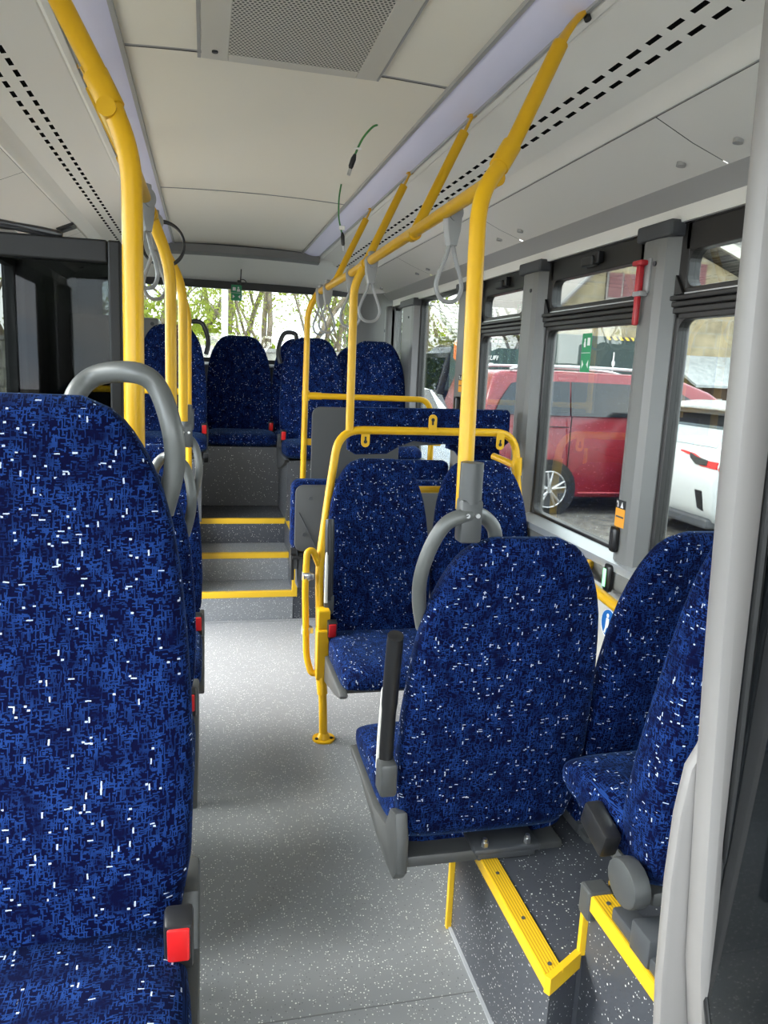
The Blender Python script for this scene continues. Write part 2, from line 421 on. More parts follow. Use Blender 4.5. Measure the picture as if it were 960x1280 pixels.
def make_seat(name,label,loc,rz,hc,a=1,group=None,W=.45,H=.72,handle=None,arm=None,buckle=True,shell=True,clamp=False,base='rail',handle_pts=None,z0=-.03,cat='seat',D=.44,thick=1.0,hy=0,sd=.20,armz=0,armx=.03,army=0):
    r=thing(name,label,cat,loc,rz,group)
    o=backrest(hc,W,H,z0,thick).obj('backrest',FAB,r,angle=60); planar_uv(o)
    o=cushion(hc,W,D).obj('cushion',FAB,r,angle=60); planar_uv(o)
    hw=W/2
    # under frame
    f=MB(); f.box(-hw+.03,hw-.03,-.30*min(1,D/.44)**2,.10,hc-.135,hc-.103,.01)
    f.obj('seat_frame',GREY,r)
    if shell:
        pl=[(.125,hc+.03),(.15,hc-.03),(.15,hc-sd*.75),(.125,hc-sd*.95),(.05,hc-sd),(-.06,hc-sd*.93),(-.30,hc-sd*.68),(-.40,hc-.105),(-.425,hc-.085),(-.39,hc-.078),(-.10,hc-.085),(.03,hc-.055),(.07,hc+.01)]
        m=MB(); m.prism(pl,'x',a*(hw-.022),a*(hw+.008),.006); m.obj('side_shell',GREY,r)
    if buckle:
        TM=Matrix.Translation((a*(hw-.018),-.045,hc+.03))@Matrix.Rotation(.22,4,'X')
        b=MB(); b.box(-.019,.019,-.018,.018,-.045,.042,.006,mat=TM)
        bo=b.obj('seatbelt_buckle',BPL,r)
        b=MB(); b.box(-.0145,.0145,-.0215,-.014,-.022,.037,.003,mat=TM)
        tag(b.obj('release_button',RED,bo),'red release button')
    if handle:
        hp=handle_pts or [(.24*W,H-.06),(.235*W,H-.01),(.26*W,H+.022),(.36*W,H+.030),(.44*W,H+.012),(.50*W,H-.055),(.515*W,H-.12),(.485*W,H-.185)]
        pts=[(a*x,back_y(z)+.055+(hy if i<3 or i>=len(hp)-1 else hy*.5 if i==len(hp)-2 else 0),hc+z) for i,(x,z) in enumerate(hp)]
        m=MB(); m.tube(catmull(pts,6),.0155,14)
        tag(m.obj('grab_handle',{'grey':MGREY,'black':BPL}[handle],r),{'grey':'grey plastic grab handle','black':'black plastic grab handle'}[handle])
    if clamp:
        yy=back_y(H)+.055
        cx=a*clamp
        m=MB()
        m.cyl((cx,yy,hc+H+.075),(cx,yy,hc+H+.16),.024,20)
        m.box(cx-.024,cx+.024,yy-.022,yy+.022,hc+H-.008,hc+H+.085,.008)
        co=m.obj('pole_clamp',GREY,r)
        for sx in (-.011,.011):
            for sd in (-1,1):
                m=MB(); m.cyl((cx+sx,yy+sd*.020,hc+H+.052),(cx+sx,yy+sd*.027,hc+H+.052),.0048,10)
                m.obj('screw',MET,co)
    if arm:
        ax=a*(hw+armx); zb=hc+armz
        m=MB(); m.tube(catmull([(ax,army+.10,zb+.08),(ax,army+.105,zb+.18),(ax,army+.115,zb+.28),(ax,army+.13,zb+.385),(ax,army+.135,zb+.405)],5),[.017]*8+[.019]*8+[.018]*4+[.010],12)
        ao=m.obj('armrest',BPL,r)
        m=MB(); m.box(ax-.02,ax+.02,army+.085,army+.14,zb+.02,zb+.10,.008); m.obj('armrest_pivot',GREY,ao)
        m=MB(); m.tube(catmull([(ax+a*.013,army+.09,zb+.07),(ax+a*.013,army+.095,zb+.17),(ax+a*.011,army+.105,zb+.28)],5),[.008]*10+[.003],10); tag(m.obj('armrest_underside',WALLG,ao),'pale grey armrest underside')
    return r

G1='blue patterned passenger seats'
# left column seats
s1=make_seat('passenger_seat','large blue patterned bus seat in the left foreground with grey corner handle',(-.245,.975,.25),0,.46,1,G1,W=.46,H=.735,handle='grey',hy=.035,handle_pts=[(.055,.69),(.062,.735),(.09,.763),(.146,.770),(.178,.750),(.199,.689),(.201,.631),(.185,.565)])
s2=make_seat('passenger_seat','blue seat directly behind the big left foreground seat, seen as narrow edge',(-.255,2.24,0),0,.47,1,G1,W=.46,H=.70,handle='grey',hy=.04,handle_pts=[(.095,.65),(.105,.70),(.135,.732),(.175,.728),(.203,.69),(.216,.62),(.212,.56),(.195,.49)])
s3=make_seat('passenger_seat','blue seat second behind the left foreground seat, nearest the steps',(-.238,2.95,0),0,.47,1,G1,W=.46,H=.70,handle='grey',clamp=.166,hy=.04,handle_pts=[(.095,.65),(.105,.70),(.135,.732),(.175,.728),(.203,.69),(.216,.62),(.212,.56),(.195,.49)])
# wheelchair side, facing front, in front of the yellow hoop
f1=make_seat('passenger_seat','blue aisle seat facing the camera inside the yellow hoop frame',(.708,2.93,0),0,.43,-1,G1,W=.455,H=.70,arm=True,armx=-.012,armz=.06,army=-.085)
f2=make_seat('passenger_seat','blue window seat facing the camera inside the yellow hoop frame',(1.168,2.93,0),0,.43,1,G1,W=.45,H=.70,buckle=False,shell=False)
# facing the rear, on the wheel arch
r1=make_seat('passenger_seat','blue seat seen from behind on the wheel arch, yellow pole clamped to its handle',(.668,1.655,.35),PI,.12,1,G1,W=.468,H=.69,handle='grey',clamp=.130,sd=.145,arm=True,armz=.06,z0=-.07,hy=-.03,handle_pts=[(.05,.655),(.062,.705),(.095,.735),(.135,.742),(.178,.725),(.205,.68),(.222,.61),(.215,.54),(.195,.47)])
r2=make_seat('passenger_seat','blue seat seen from behind against the right wall under the charger sockets',(1.13,1.655,.35),PI,.12,-1,G1,W=.45,H=.70,buckle=False,shell=False,z0=-.06)
n1=make_seat('passenger_seat','blue seat seen side-on next to the pale partition post',(.985,1.165,.495),PI,.205,1,G1,W=.46,H=.68,buckle=False,shell=False,D=.245,thick=1.45,z0=-.11)
# rear raised seats
REAR='blue seats on the raised rear deck'
a1=make_seat('passenger_seat','raised rear seat behind the yellow pole with black corner handle',(.728,5.25,.90),0,.095,-1,REAR,W=.45,H=.70,handle='black')
a2=make_seat('passenger_seat','raised rear window seat in front of the grey rear corner column',(1.18,5.25,.90),0,.095,1,REAR,W=.46,H=.70,buckle=False,shell=False)
a3=make_seat('passenger_seat','raised rear left seat half hidden by yellow poles, black corner handle',(-.215,5.25,.90),0,.125,1,REAR,W=.46,H=.71,handle='black')
b1=make_seat('passenger_seat','middle seat of the back bench, centred under the rear window',(.256,5.86,.92),0,.085,1,REAR,W=.50,H=.70,shell=False)
b2=make_seat('passenger_seat','back bench seat peeping out behind the black-handled rear right seat',(.745,5.86,.92),0,.085,1,REAR,W=.50,H=.70,buckle=False,shell=False)
b3=make_seat('passenger_seat','back bench seat showing between the two raised rear right seats',(1.18,5.86,.92),0,.085,1,REAR,W=.46,H=.66,buckle=False,shell=False)

# special black armrest block and bracket on the near side-on seat
m=MB(); m.box(-.019,.019,-.045,.045,-.028,.028,.008,mat=Matrix.Translation((.246,-.02,.205-.045))@Matrix.Rotation(-.30,4,'X'))
m.obj('folded_armrest',BPL,n1)
m=MB(); pl=[(.085+.048*math.cos(t),.205-.085+.042*math.sin(t)) for t in [k*PI/8 for k in range(16)]]
m.prism(pl,'x',.225,.26,.006); m.obj('armrest_pivot',GREY,n1)
m=MB(); m.box(-.20,.24,.10,.16,-.001,.06,.006); m.box(.19,.235,.03,.30,-.001,.028,.005); m.obj('floor_rail',DGREY,n1)
# floor brackets of the rear facing pair
m=MB(); m.box(-.13,.04,.035,.125,.018,.032,.004); m.box(-.12,.03,.06,.12,.0,.02,.004)
fb=m.obj('mounting_plate',DGREY,r1)
for x in (-.10,.01):
    m=MB(); m.cyl((x,.11,.030),(x,.11,.044),.009,6); m.cyl((x,.11,.044),(x,.11,.052),.006,10); m.obj('bolt',MET,fb)
m=MB(); m.box(-.20,.20,-.20,.06,.001,.03,.004); m.obj('floor_rail',DGREY,r2)
m=MB(); m.box(-.70,.25,.02,.08,.30-.02,.34-.02,.004); m.box(.0,.23,-.3,.06,.26,.32,.004); m.obj('wall_beam',DGREY,f2)
for s_ in (s2,s3):
    m=MB(); m.box(-.72,.15,.0,.08,.29,.34,.004); m.obj('wall_beam',DGREY,s_)
for s_ in (a1,a2,a3):
    m=MB(); m.box(-.18,.18,-.25,.05,.0,.02,.004); m.obj('floor_rail',DGREY,s_)
m=MB(); m.box(-.2,.2,-.3,.05,.0,.36,.02); m.obj('pedestal',DGREY,s1)

# ------------------------------------------------------------------ bus shell
XL,XR=-.95,1.42; YF,YB=-2.6,6.40; XC=.235
# floor
m=MB(); m.box(XL,XR,YF,4.40,-.05,0)
fl=struct(m.obj('floor',FLOOR,None,False))
def part(name,mat,parent,fn,smooth=False,label=None):
    m=MB(); fn(m); o=m.obj(name,mat,parent,smooth)
    if label: o['label']=label
    return o
# steps
for (z0,z1,y0) in ((0,.17,4.385),(.17,.34,4.655),(.34,.5,4.945)):
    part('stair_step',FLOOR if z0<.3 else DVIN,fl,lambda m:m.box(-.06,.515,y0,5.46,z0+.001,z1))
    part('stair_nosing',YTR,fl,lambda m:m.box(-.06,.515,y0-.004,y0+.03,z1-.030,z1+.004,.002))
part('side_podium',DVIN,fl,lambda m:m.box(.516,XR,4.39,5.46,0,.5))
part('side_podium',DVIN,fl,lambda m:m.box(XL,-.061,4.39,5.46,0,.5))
for (y,za,zb) in ((4.388,.14,.50),):
    part('stair_nosing',YTR,fl,lambda m:m.box(.508,.540,4.380,4.391,za,zb,.002))
part('stair_nosing',YTR,fl,lambda m:m.box(.512,.545,4.391,4.98,.497,.505,.002))
part('seat_plinth',PVIN,fl,lambda m:m.box(.516,XR,4.86,5.52,.5,.90))
part('seat_plinth',PVIN,fl,lambda m:m.box(XL,-.02,4.86,5.52,.5,.90))
part('seat_plinth',PVIN,fl,lambda m:m.box(XL,XR,5.44,YB,.3,.92))
part('floor_seam',pbr('seam_dark',(.12,.12,.125),.5),fl,lambda m:(m.box(-.1,.66,1.52,1.523,0,.0008),m.box(-.7,1.4,4.35,4.353,0,.0008)))
# right wheel arch podium
arch=[(1.74,0),(1.74,.35),(1.17,.35)]
def armesh(m):
    poly=[(.66,1.74),(.66,1.175),(.745,1.225),(1.42,1.225),(1.42,1.74)]
    m.prism(poly,'z',0,.35)
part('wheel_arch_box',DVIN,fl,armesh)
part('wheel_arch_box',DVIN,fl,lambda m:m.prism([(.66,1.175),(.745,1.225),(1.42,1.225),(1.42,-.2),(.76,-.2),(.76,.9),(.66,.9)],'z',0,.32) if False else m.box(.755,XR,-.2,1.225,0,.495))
# arch yellow trims
def trim_top(m): m.box(.648,.688,1.18,1.74,.35,.3545)
t=part('edge_trim',YTRG,fl,trim_top); 
t2=part('edge_trim',YTR,fl,lambda m:m.box(.646,.661,1.17,1.745,.325,.353,.001))
dv=V((.745-.66,1.225-1.175,0)); ang=math.atan2(dv.y,dv.x)
part('edge_trim',YTR,fl,lambda m:m.box(-.004,dv.length+.006,-.008,.006,.318,.355,.001,mat=Matrix.Translation((.652,1.170,0))@Matrix.Rotation(ang,4,'Z')))
part('edge_trim',YTR,fl,lambda m:m.box(.742,.760,1.218,1.230,.345,.495,.001))
part('edge_trim',YTR,fl,lambda m:m.box(.742,.757,.55,1.215,.466,.498,.001))
part('edge_trim',YTRG,fl,lambda m:m.box(.744,.786,.55,1.21,.4955,.4995))
part('edge_trim',YTR,fl,lambda m:m.box(.80,.845,1.215,1.233,.485,.500,.001))
part('trim_corner_cap',GREY,fl,lambda m:m.box(.738,.79,1.195,1.236,.44,.506,.006))
part('edge_trim',YTR,fl,lambda m:m.box(.646,.660,1.738,1.752,.0,.33,.001))
for y in (1.20,1.33,1.48,1.62,):
    part('trim_screw',DGREY,fl,lambda m:m.cyl((.668,y,.3545),(.668,y,.3565),.0042,10))
for y in (.85,1.0,1.17):
    part('trim_screw',DGREY,fl,lambda m:m.cyl((.765,y,.4995),(.765,y,.5015),.0045,10))
part('skirting_bead',pbr('bead_grey',(.3,.31,.33),.5),fl,lambda m:m.box(.652,.662,.2,1.74,0,.006))
# left wheel arch under the foreground seat
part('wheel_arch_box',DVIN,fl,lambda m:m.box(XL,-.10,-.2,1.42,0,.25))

# ceiling
def yseg(m,pts,y0,y1):
    m.grid([[V((x,y0,z)) for x,z in pts],[V((x,y1,z)) for x,z in pts]])
seams=[YF,-1.0,.75,2.27,3.96,5.70]
IN,OUT=.445,.565   # half widths about XC
cl=struct(part('ceiling',DGREY,None,lambda m:m.box(XL-.1,XR+.1,YF,YB+.05,2.36,2.40)))
for a,b in zip(seams,seams[1:]):
    def pan(m,a=a,b=b):
        n=12; pts=[(XC+IN*(2*i/n-1),2.3+.012*(1-(2*i/n-1)**2)) for i in range(n+1)]
        yseg(m,pts,a+.009,b-.009)
    part('ceiling_panel',CEIL,cl,pan,True)
    def sm(m,b=b):
        n=12; pts=[(XC+IN*(2*i/n-1),2.3025+.012*(1-(2*i/n-1)**2)) for i in range(n+1)]
        yseg(m,pts,b-.010,b+.010)
    part('ceiling_seam',COVED,cl,sm,True)
for sx in (-1,1):
    X=lambda h: XC+sx*h
    # light strip
    t=thing('ceiling_light','long lavender-white light strip along the %s of the ceiling'%('right side' if sx>0 else 'left side'),'light',(X(.505),1.6,2.29))
    def lt(m):
        n=8; pts=[]
        for i in range(n+1):
            k=i/n; pts.append((sx*(IN-.505+(OUT-IN)*k),.010-.020*k-.012*math.sin(PI*k)))
        yseg(m,pts,YF-1.6,5.72-1.6)
    part('diffuser',LAV,t,lt,True)
    part('edge_profile',COVED,t,lambda m:(m.box(sx*(IN-.505)-.006,sx*(IN-.505)+.006,YF-1.6,4.12,-.002,.014),m.box(sx*(OUT-.505)-.004,sx*(OUT-.505)+.004,YF-1.6,4.12,-.018,0)))
    # cove
    part('cove_lip',COVE,cl,lambda m:yseg(m,[(X(.570),2.290),(X(.575),2.272),(X(.590),2.268),(X(.600),2.274),(X(.604),2.271)],YF,5.9),True)
    p0,p1=(.604,2.271),(.845,2.212)
    def cs(m):
        yseg(m,[(X(p0[0]),p0[1]),(X(p1[0]),p1[1])],YF,5.9)
    o=part('slotted_cove_panel',COVES,cl,cs)
    uvl=o.data.uv_layers.new(name='UVMap')
    L=math.hypot(p1[0]-p0[0],p1[1]-p0[1])
    for p in o.data.polygons:
        for li in p.loop_indices:
            c=o.data.vertices[o.data.loops[li].vertex_index].co
            uvl.data[li].uv=((abs(c.x-XC)-p0[0])/(p1[0]-p0[0])*L,c.y)
    part('cove_ridge',COVE,cl,lambda m:yseg(m,[(X(.845),2.212),(X(.860),2.203),(X(.875),2.190),(X(.885),2.176),(X(.892),2.172),(X(.898),2.176),(X(.905),2.176)],YF,5.95),True)
    ss=[YF,-1.2,.35,1.92,3.3,4.7,5.95]
    for a,b in zip(ss,ss[1:]):
        part('cove_hatch',COVE,cl,lambda m:yseg(m,[(X(.905),2.174),(X(1.02),2.124),(X(1.135),2.084)],a+.002,b-.002),True)
        for yy in (a+.12,b-.12):
            part('hatch_screw',COVED,cl,lambda m:m.cyl((X(1.07),yy,2.112),(X(1.068),yy,2.098),.013,14))
    part('cove_backing',BLK,cl,lambda m:yseg(m,[(X(.9),2.19),(X(1.14),2.10)],YF,5.95))
    part('cove_bottom_trim',COVED,cl,lambda m:yseg(m,[(X(1.135),2.086),(X(1.14),2.078),(X(1.165),2.058),(X(1.185),2.030)],YF,6.05),True)
    part('header_trim',COVE,cl,lambda m:yseg(m,[(X(1.185),2.030),(X(1.187),1.985),(X(1.22),1.985),(X(1.25),1.985)],YF,6.05),True)
# rear dome
def dome(m):
    n=16; pr=[(5.70,2.285),(5.74,2.262),(5.86,2.256),(6.05,2.225),(6.22,2.19),(6.34,2.15),(6.40,2.128)]
    m.grid([[V((lerp(XL-.02,XR+.02,i/n),y,z-.07*abs(2*i/n-1)**4)) for i in range(n+1)] for y,z in pr])
part('rear_dome',COVE,cl,dome,True)
def bm_(m):
    n=20; rows=[]
    for (y,z) in ((5.66,2.300),(5.665,2.250),(5.72,2.238),(5.78,2.242)):
        rows.append([V((lerp(XC-.57,XC+.57,i/n),y,z-.012*(2*i/n-1)**2)) for i in range(n+1)])
    m.grid(rows)
part('ceiling_beam',BEAM,cl,bm_,True)

# air vent grille
t=thing('ceiling_vent','square perforated grey ventilation grille set in the ceiling','vent',(.225,2.0,2.30))
part('vent_frame',CPAN,t,lambda m:(m.box(-.235,-.165,-.62,.28,-.004,.006,.002),m.box(.185,.245,-.62,.28,-.004,.006,.002),m.box(-.165,.185,.235,.28,-.004,.006,.002),m.box(-.165,.185,-.62,-.58,-.004,.006,.002)))
part('perforated_panel',GRILL,t,lambda m:m.box(-.165,.185,-.58,.235,-.003,.004))
part('vent_surround',COVED,t,lambda m:m.box(-.245,-.236,-.62,.285,-.002,.006)); part('vent_surround',COVED,t,lambda m:m.box(.246,.252,-.62,.285,-.002,.006))
part('latch',DGREY,t,lambda m:m.cyl((-.20,.22,-.004),(-.20,.22,-.008),.008,12))

# right wall
wr=struct(part('wall_right',WALLG,None,lambda m:m.box(XR,XR+.08,YF,YB,-.05,.84)))
part('wall_header',BLKF,wr,lambda m:m.box(1.435,1.5,YF,YB,1.98,2.08))
part('window_sill',SILL,wr,lambda m:(m.prism([(1.385,.845),(1.385,.872),(1.44,.893),(1.5,.893),(1.5,.845)],'y',YF,5.95)),label='aluminium sill under the windows')
part('sill_moulding',PIL,wr,lambda m:m.box(1.392,1.43,YF,5.95,.775,.846,.006))
part('floor_duct',pbr('duct_grey',(.3,.3,.29),.5),wr,lambda m:m.box(1.36,1.42,1.75,4.38,.02,.20,.02))
PILS=[(2.215,2.375),(3.17,3.36),(3.985,4.27),(5.215,5.56),(.55,.85),(-1.0,-.7)]
for a,b in PILS:
    def pf(m,a=a,b=b):
        m.prism([(1.44,a-.015),(1.405,a+.012),(1.398,a+.05),(1.398,b-.045),(1.405,b-.02),(1.44,b),(1.5,b),(1.5,a-.015)],'z',.78,1.955)
    po=part('pillar',PIL,wr,pf)
    part('pillar_cap',DGREY,po,lambda m:m.box(1.388,1.5,a-.025,b+.01,1.945,1.995,.008))
    part('pillar_screw',DGREY,po,lambda m:m.cyl((1.398,lerp(a,b,.35),1.87),(1.393,lerp(a,b,.35),1.87),.008,12))
bays=[(1,.85,2.215,True),(2,2.375,3.17,True),(3,3.36,3.985,True),(4,4.27,5.215,False),(5,5.56,5.97,False),(6,-.7,.55,True),(7,-2.5,-1.0,False)]
def frame_bars(m,x0,x1,y0,y1,z0,z1,w,bev=.004):
    m.box(x0,x1,y0,y0+w[0],z0,z1,bev); m.box(x0,x1,y1-w[1],y1,z0,z1,bev)
    m.box(x0,x1,y0+w[0]*.5,y1-w[1]*.5,z0,z0+w[2],bev); m.box(x0,x1,y0+w[0]*.5,y1-w[1]*.5,z1-w[3],z1,bev)
    # rounded inner corners
    r=.035
    for (yy,zz,sy,sz) in ((y0+w[0],z0+w[2],1,1),(y1-w[1],z0+w[2],-1,1),(y0+w[0],z1-w[3],1,-1),(y1-w[1],z1-w[3],-1,-1)):
        pl=[(yy-sy*.004,zz-sz*.004)]+[(yy+sy*(r-r*math.sin(t)),zz+sz*(r-r*math.cos(t))) for t in [k*PI/10 for k in range(6)]]
        m.prism(pl,'x',x0+.002,x1-.002)
for n,a,b,hop in bays:
    w=struct(empty('window_%d'%n,(0,0,0)))
    if hop:
        part('window_frame',BLKF,w,lambda m:frame_bars(m,1.445,1.485,a,b,.875,1.755,(.035,.035,.03,.06)))
        part('hopper_frame',BLKF,w,lambda m:frame_bars(m,1.44,1.485,a+.01,b-.01,1.755,1.985,(.05,.05,.035,.085)))
        part('transom_rail',BLKF,w,lambda m:(m.box(1.425,1.475,a-.01,b+.01,1.752,1.768,.004),m.box(1.43,1.475,a-.01,b+.01,1.733,1.750,.004),m.box(1.435,1.475,a-.01,b+.01,1.712,1.732,.004)))
        part('rail_highlight',SILL,w,lambda m:m.box(1.437,1.441,a+.02,b-.02,1.770,1.774))
        part('hopper_latch',BPL,w,lambda m:(m.box(1.405,1.442,(a+b)/2-.055,(a+b)/2+.03,1.918,1.955,.006),m.box(1.415,1.442,(a+b)/2-.085,(a+b)/2-.05,1.925,1.968,.005)))
        part('lower_pane',GLS,w,lambda m:m.box(1.462,1.466,a+.02,b-.02,.89,1.72))
        part('upper_pane',GLS,w,lambda m:m.box(1.462,1.466,a+.03,b-.03,1.765,1.93))
        part('stay_arm',BLKF,w,lambda m:(m.prism([(a+.015,1.77),(a+.06,1.77),(a+.015,1.83)],'x',1.43,1.447),m.prism([(b-.015,1.77),(b-.06,1.77),(b-.015,1.83)],'x',1.43,1.447)))
    else:
        part('window_frame',BLKF,w,lambda m:frame_bars(m,1.445,1.485,a,b,.875,1.985,(.03,.03,.03,.02)))
        part('pane',GLS,w,lambda m:m.box(1.462,1.466,a+.02,b-.02,.89,1.975))
part('corner_panel',PIL,wr,lambda m:m.prism([(1.42,5.93),(1.41,6.05),(1.37,6.18),(1.30,6.28),(1.22,6.34),(1.20,6.42),(1.5,6.42),(1.5,5.93)],'z',.9,2.1),True)
part('corner_post',PIL,wr,lambda m:m.box(1.375,1.47,5.93,6.02,.9,1.99,.03,4))
part('pillar_screw',DGREY,wr,lambda m:m.cyl((1.372,5.975,1.80),(1.376,5.975,1.80),.012,12))

# left wall with door opening at y 3.25..4.22 and windows
wl=struct(part('wall_left',WALLG,None,lambda m:(m.box(XL-.08,XL,YF,-1.9,-.05,.84),m.box(XL-.08,XL,-.9,3.36,-.05,.84),m.box(XL-.08,XL,YF,YB,1.98,2.10))))
for a,b in ((-.9,-.75),(.75,.95),(2.1,2.25),(3.22,3.36),(-2.6,-2.5),(-2.0,-1.9)):
    part('pillar',PIL,wl,lambda m:m.box(XL-.08,XL+.03,a,b,.84,1.98,.012))
part('pillar',DGREY,wl,lambda m:m.box(XL-.08,XL+.03,4.46,4.62,0,1.98,.012))
n=8
for a,b in ((-.75,.75),(.95,2.1),(2.25,3.22)):
    w=struct(empty('window_%d'%n)); n+=1
    part('window_frame',BLKF,w,lambda m:frame_bars(m,XL-.065,XL-.025,a,b,.84,1.985,(.03,.03,.03,.03)))
    part('pane',GLC,w,lambda m:m.box(XL-.047,XL-.043,a+.02,b-.02,.86,1.97))
d=struct(empty('door_1'))
part('door_frame',BLKF,d,lambda m:(m.box(XL-.06,XL-.01,3.36,3.40,0,1.98,.004),m.box(XL-.06,XL-.01,4.42,4.46,0,1.98,.004),m.box(XL-.06,XL-.01,3.40,4.42,1.94,1.98,.004)))
part('door_threshold',YTR,d,lambda m:m.box(XL-.03,XL+.02,3.36,4.46,-.01,.004,.002))
d=struct(empty('door_2'))
part('door_frame',BLKF,d,lambda m:(m.box(XL-.06,XL-.01,-1.9,-1.85,0,1.98,.004),m.box(XL-.06,XL-.01,-.95,-.9,0,1.98,.004),m.box(XL-.06,XL-.01,-1.85,-.95,1.92,1.98,.004),m.box(XL-.06,XL-.01,-1.85,-.95,.0,.08,.004)))
# front wall with windscreen opening
wf=struct(part('wall_front',DGREY,None,lambda m:(m.box(XL,XR,YF-.08,YF,-.05,.75),m.box(XL,XR,YF-.08,YF,2.05,2.36))))
w=struct(empty('window_%d'%n)); n+=1
part('windscreen',GLC,w,lambda m:m.box(XL,XR,YF-.045,YF-.04,.75,2.05))
# rear wall
wb=struct(part('wall_rear',pbr('rear_wall_dark',(.055,.055,.055),.5),None,lambda m:(m.box(XL-.05,XR+.05,YB,YB+.08,-.05,1.50),m.box(XL-.05,-.80,YB,YB+.08,1.5,2.3),m.box(1.25,XR+.05,YB,YB+.08,1.5,2.3),m.box(XL-.05,XR+.05,YB,YB+.08,2.13,2.36))))
part('rear_ledge',SILL,wb,lambda m:m.box(-.78,1.24,YB-.05,YB+.01,1.475,1.50,.006))
w=struct(empty('window_%d'%n))
part('window_frame',BLK,w,lambda m:frame_bars(m,0,.04,-1.25,.80,1.50,2.15,(.03,.03,.035,.075)) or m.xf(Matrix.Translation((0,YB-.015,0))@Matrix.Rotation(PI/2,4,'Z')))
part('pane',GLS,w,lambda m:m.box(-.78,1.23,YB+.02,YB+.024,1.51,2.12))
part('rear_side_wall',bpy.data.materials['rear_wall_dark'],wl,lambda m:m.box(XL-.08,XL,4.46,YB,-.05,1.98))
# rear left tower
t=struct(part('trim_1',PIL,None,lambda m:m.box(XL,-.33,5.98,YB,.92,1.80,.02)))
part('cover_screw',DGREY,t,lambda m:m.cyl((-.375,5.981,1.755),(-.375,5.972,1.755),.014,12))

# ------------------------------------------------------------------ handrails
RZ=1.91; XRR,XLR=.622,-.152; R=.0172
def flat_end(m,p,top):
    pass
rail=thing('ceiling_handrail','long yellow handrail under the right-hand cove with angled ceiling braces','handrail',(XRR,1.6,RZ))
def rel(p,o): return V(p)-V(o)
part('rail_tube',YEL,rail,lambda m:m.tube([rel((.612,1.64,1.915),(XRR,1.6,RZ)),rel((.628,2.5,1.92),(XRR,1.6,RZ)),rel((.63,3.4,1.912),(XRR,1.6,RZ)),rel((.615,4.36,1.905),(XRR,1.6,RZ))],R,16),True)
def brace(par,org,low,top):
    low,top=V(low),V(top); d=(top-low)
    e=low+d*.86
    o=part('ceiling_brace',YEL,par,lambda m:(m.tube([rel(low,org),rel(e,org)],.0155,14)),True)
    def fl_(m):
        a=rel(e,org); b=rel(top,org); k=d.normalized()
        side=k.cross(V((1,0,0))).normalized()
        m.tube([a-k*.012,a+k*.02,a.lerp(b,.5),b],[.0155,.017,.014,.016],14,flat=.30)
        m.box(b.x-.014,b.x+.014,b.y-.014,b.y+.014,b.z-.004,b.z+.006,.002)
    part('brace_tab',YEL,o,fl_,True)
    part('rail_collar',YEL,o,lambda m:m.tube([rel(low,org)+V((0,-.022,0)),rel(low,org)+V((0,.022,0))],.0205,16),True)
    return o
for y in (2.40,3.14,3.888):
    brace(rail,(XRR,1.6,RZ),(XRR+.006,y-.01,1.915),(.80,y,2.278))
def sleeve(par,org,a,b,r=.0215):
    return part('joint_sleeve',YEL,par,lambda m:m.tube([rel(a,org),rel(b,org)],r,18),True)
# P1 pole
o=(.547,1.545,1.28)
p1=thing('grab_pole','thick yellow pole rising from the rear-facing seat handle to the ceiling','pole',o)
path=fillet([(.538,1.515,1.215),(.546,1.565,1.86),(.622,1.62,1.955),(.745,1.67,2.205)],.10,8)
part('pole_tube',YEL,p1,lambda m:m.tube([rel(q,o) for q in path],R,18),True)
part('end_tab',YEL,p1,lambda m:m.tube([rel(q,o) for q in ((.738,1.667,2.19),(.752,1.672,2.22),(.772,1.677,2.25),(.797,1.682,2.279))],[.017,.0185,.017,.017],14,flat=.35),True)
part('end_bolt',BLK,p1,lambda m:m.cyl(rel((.80,1.682,2.285),o),rel((.806,1.672,2.262),o),.008,10),True)
sleeve(p1,o,(.600,1.607,1.928),(.632,1.625,1.978))
# P2 pole (stands on the hoop)
o=(.595,3.16,1.24)
p2=thing('grab_pole','yellow pole standing on the hoop frame, meeting the handrail above the seats','pole',o)
path=fillet([(.592,3.15,1.24),(.590,3.15,1.83),(.628,3.13,1.91)],.08,8)
part('pole_tube',YEL,p2,lambda m:m.tube([rel(q,o) for q in path],R,16),True)
sleeve(p2,o,(.628,3.10,1.912),(.628,3.16,1.912))
# P4 pole with cross bar
o=(.565,4.42,.5)
p4=thing('grab_pole','yellow pole at the top of the steps with a horizontal side bar','pole',o)
path=fillet([(.560,4.42,.50),(.567,4.42,1.81),(.617,4.40,1.905)],.08,8)
part('pole_tube',YEL,p4,lambda m:m.tube([rel(q,o) for q in path],R,16),True)
part('side_bar',YEL,p4,lambda m:m.tube([rel(q,o) for q in fillet([(.567,4.42,1.333),(1.30,4.42,1.335),(1.335,4.42,1.22),(1.335,4.42,.52)],.11,8)],R,16),True)
sleeve(p4,o,(.567,4.42,1.305),(.567,4.42,1.362)); part('joint_sleeve',YEL,p4,lambda m:m.tube([rel((.572,4.42,1.333),o),rel((.66,4.42,1.333),o)],.0205,16),True)
part('panel_tab',YEL,p4,lambda m:(m.tube([rel((.567,4.42,1.05),o),rel((.567,4.42,1.085),o)],.021,16),m.box(.0,.08,-.012,.006,.548,.586,.004)),True)
part('rail_tab',YEL,p4,lambda m:m.box(.765,.83,-.01,.01,.56,.60,.003))
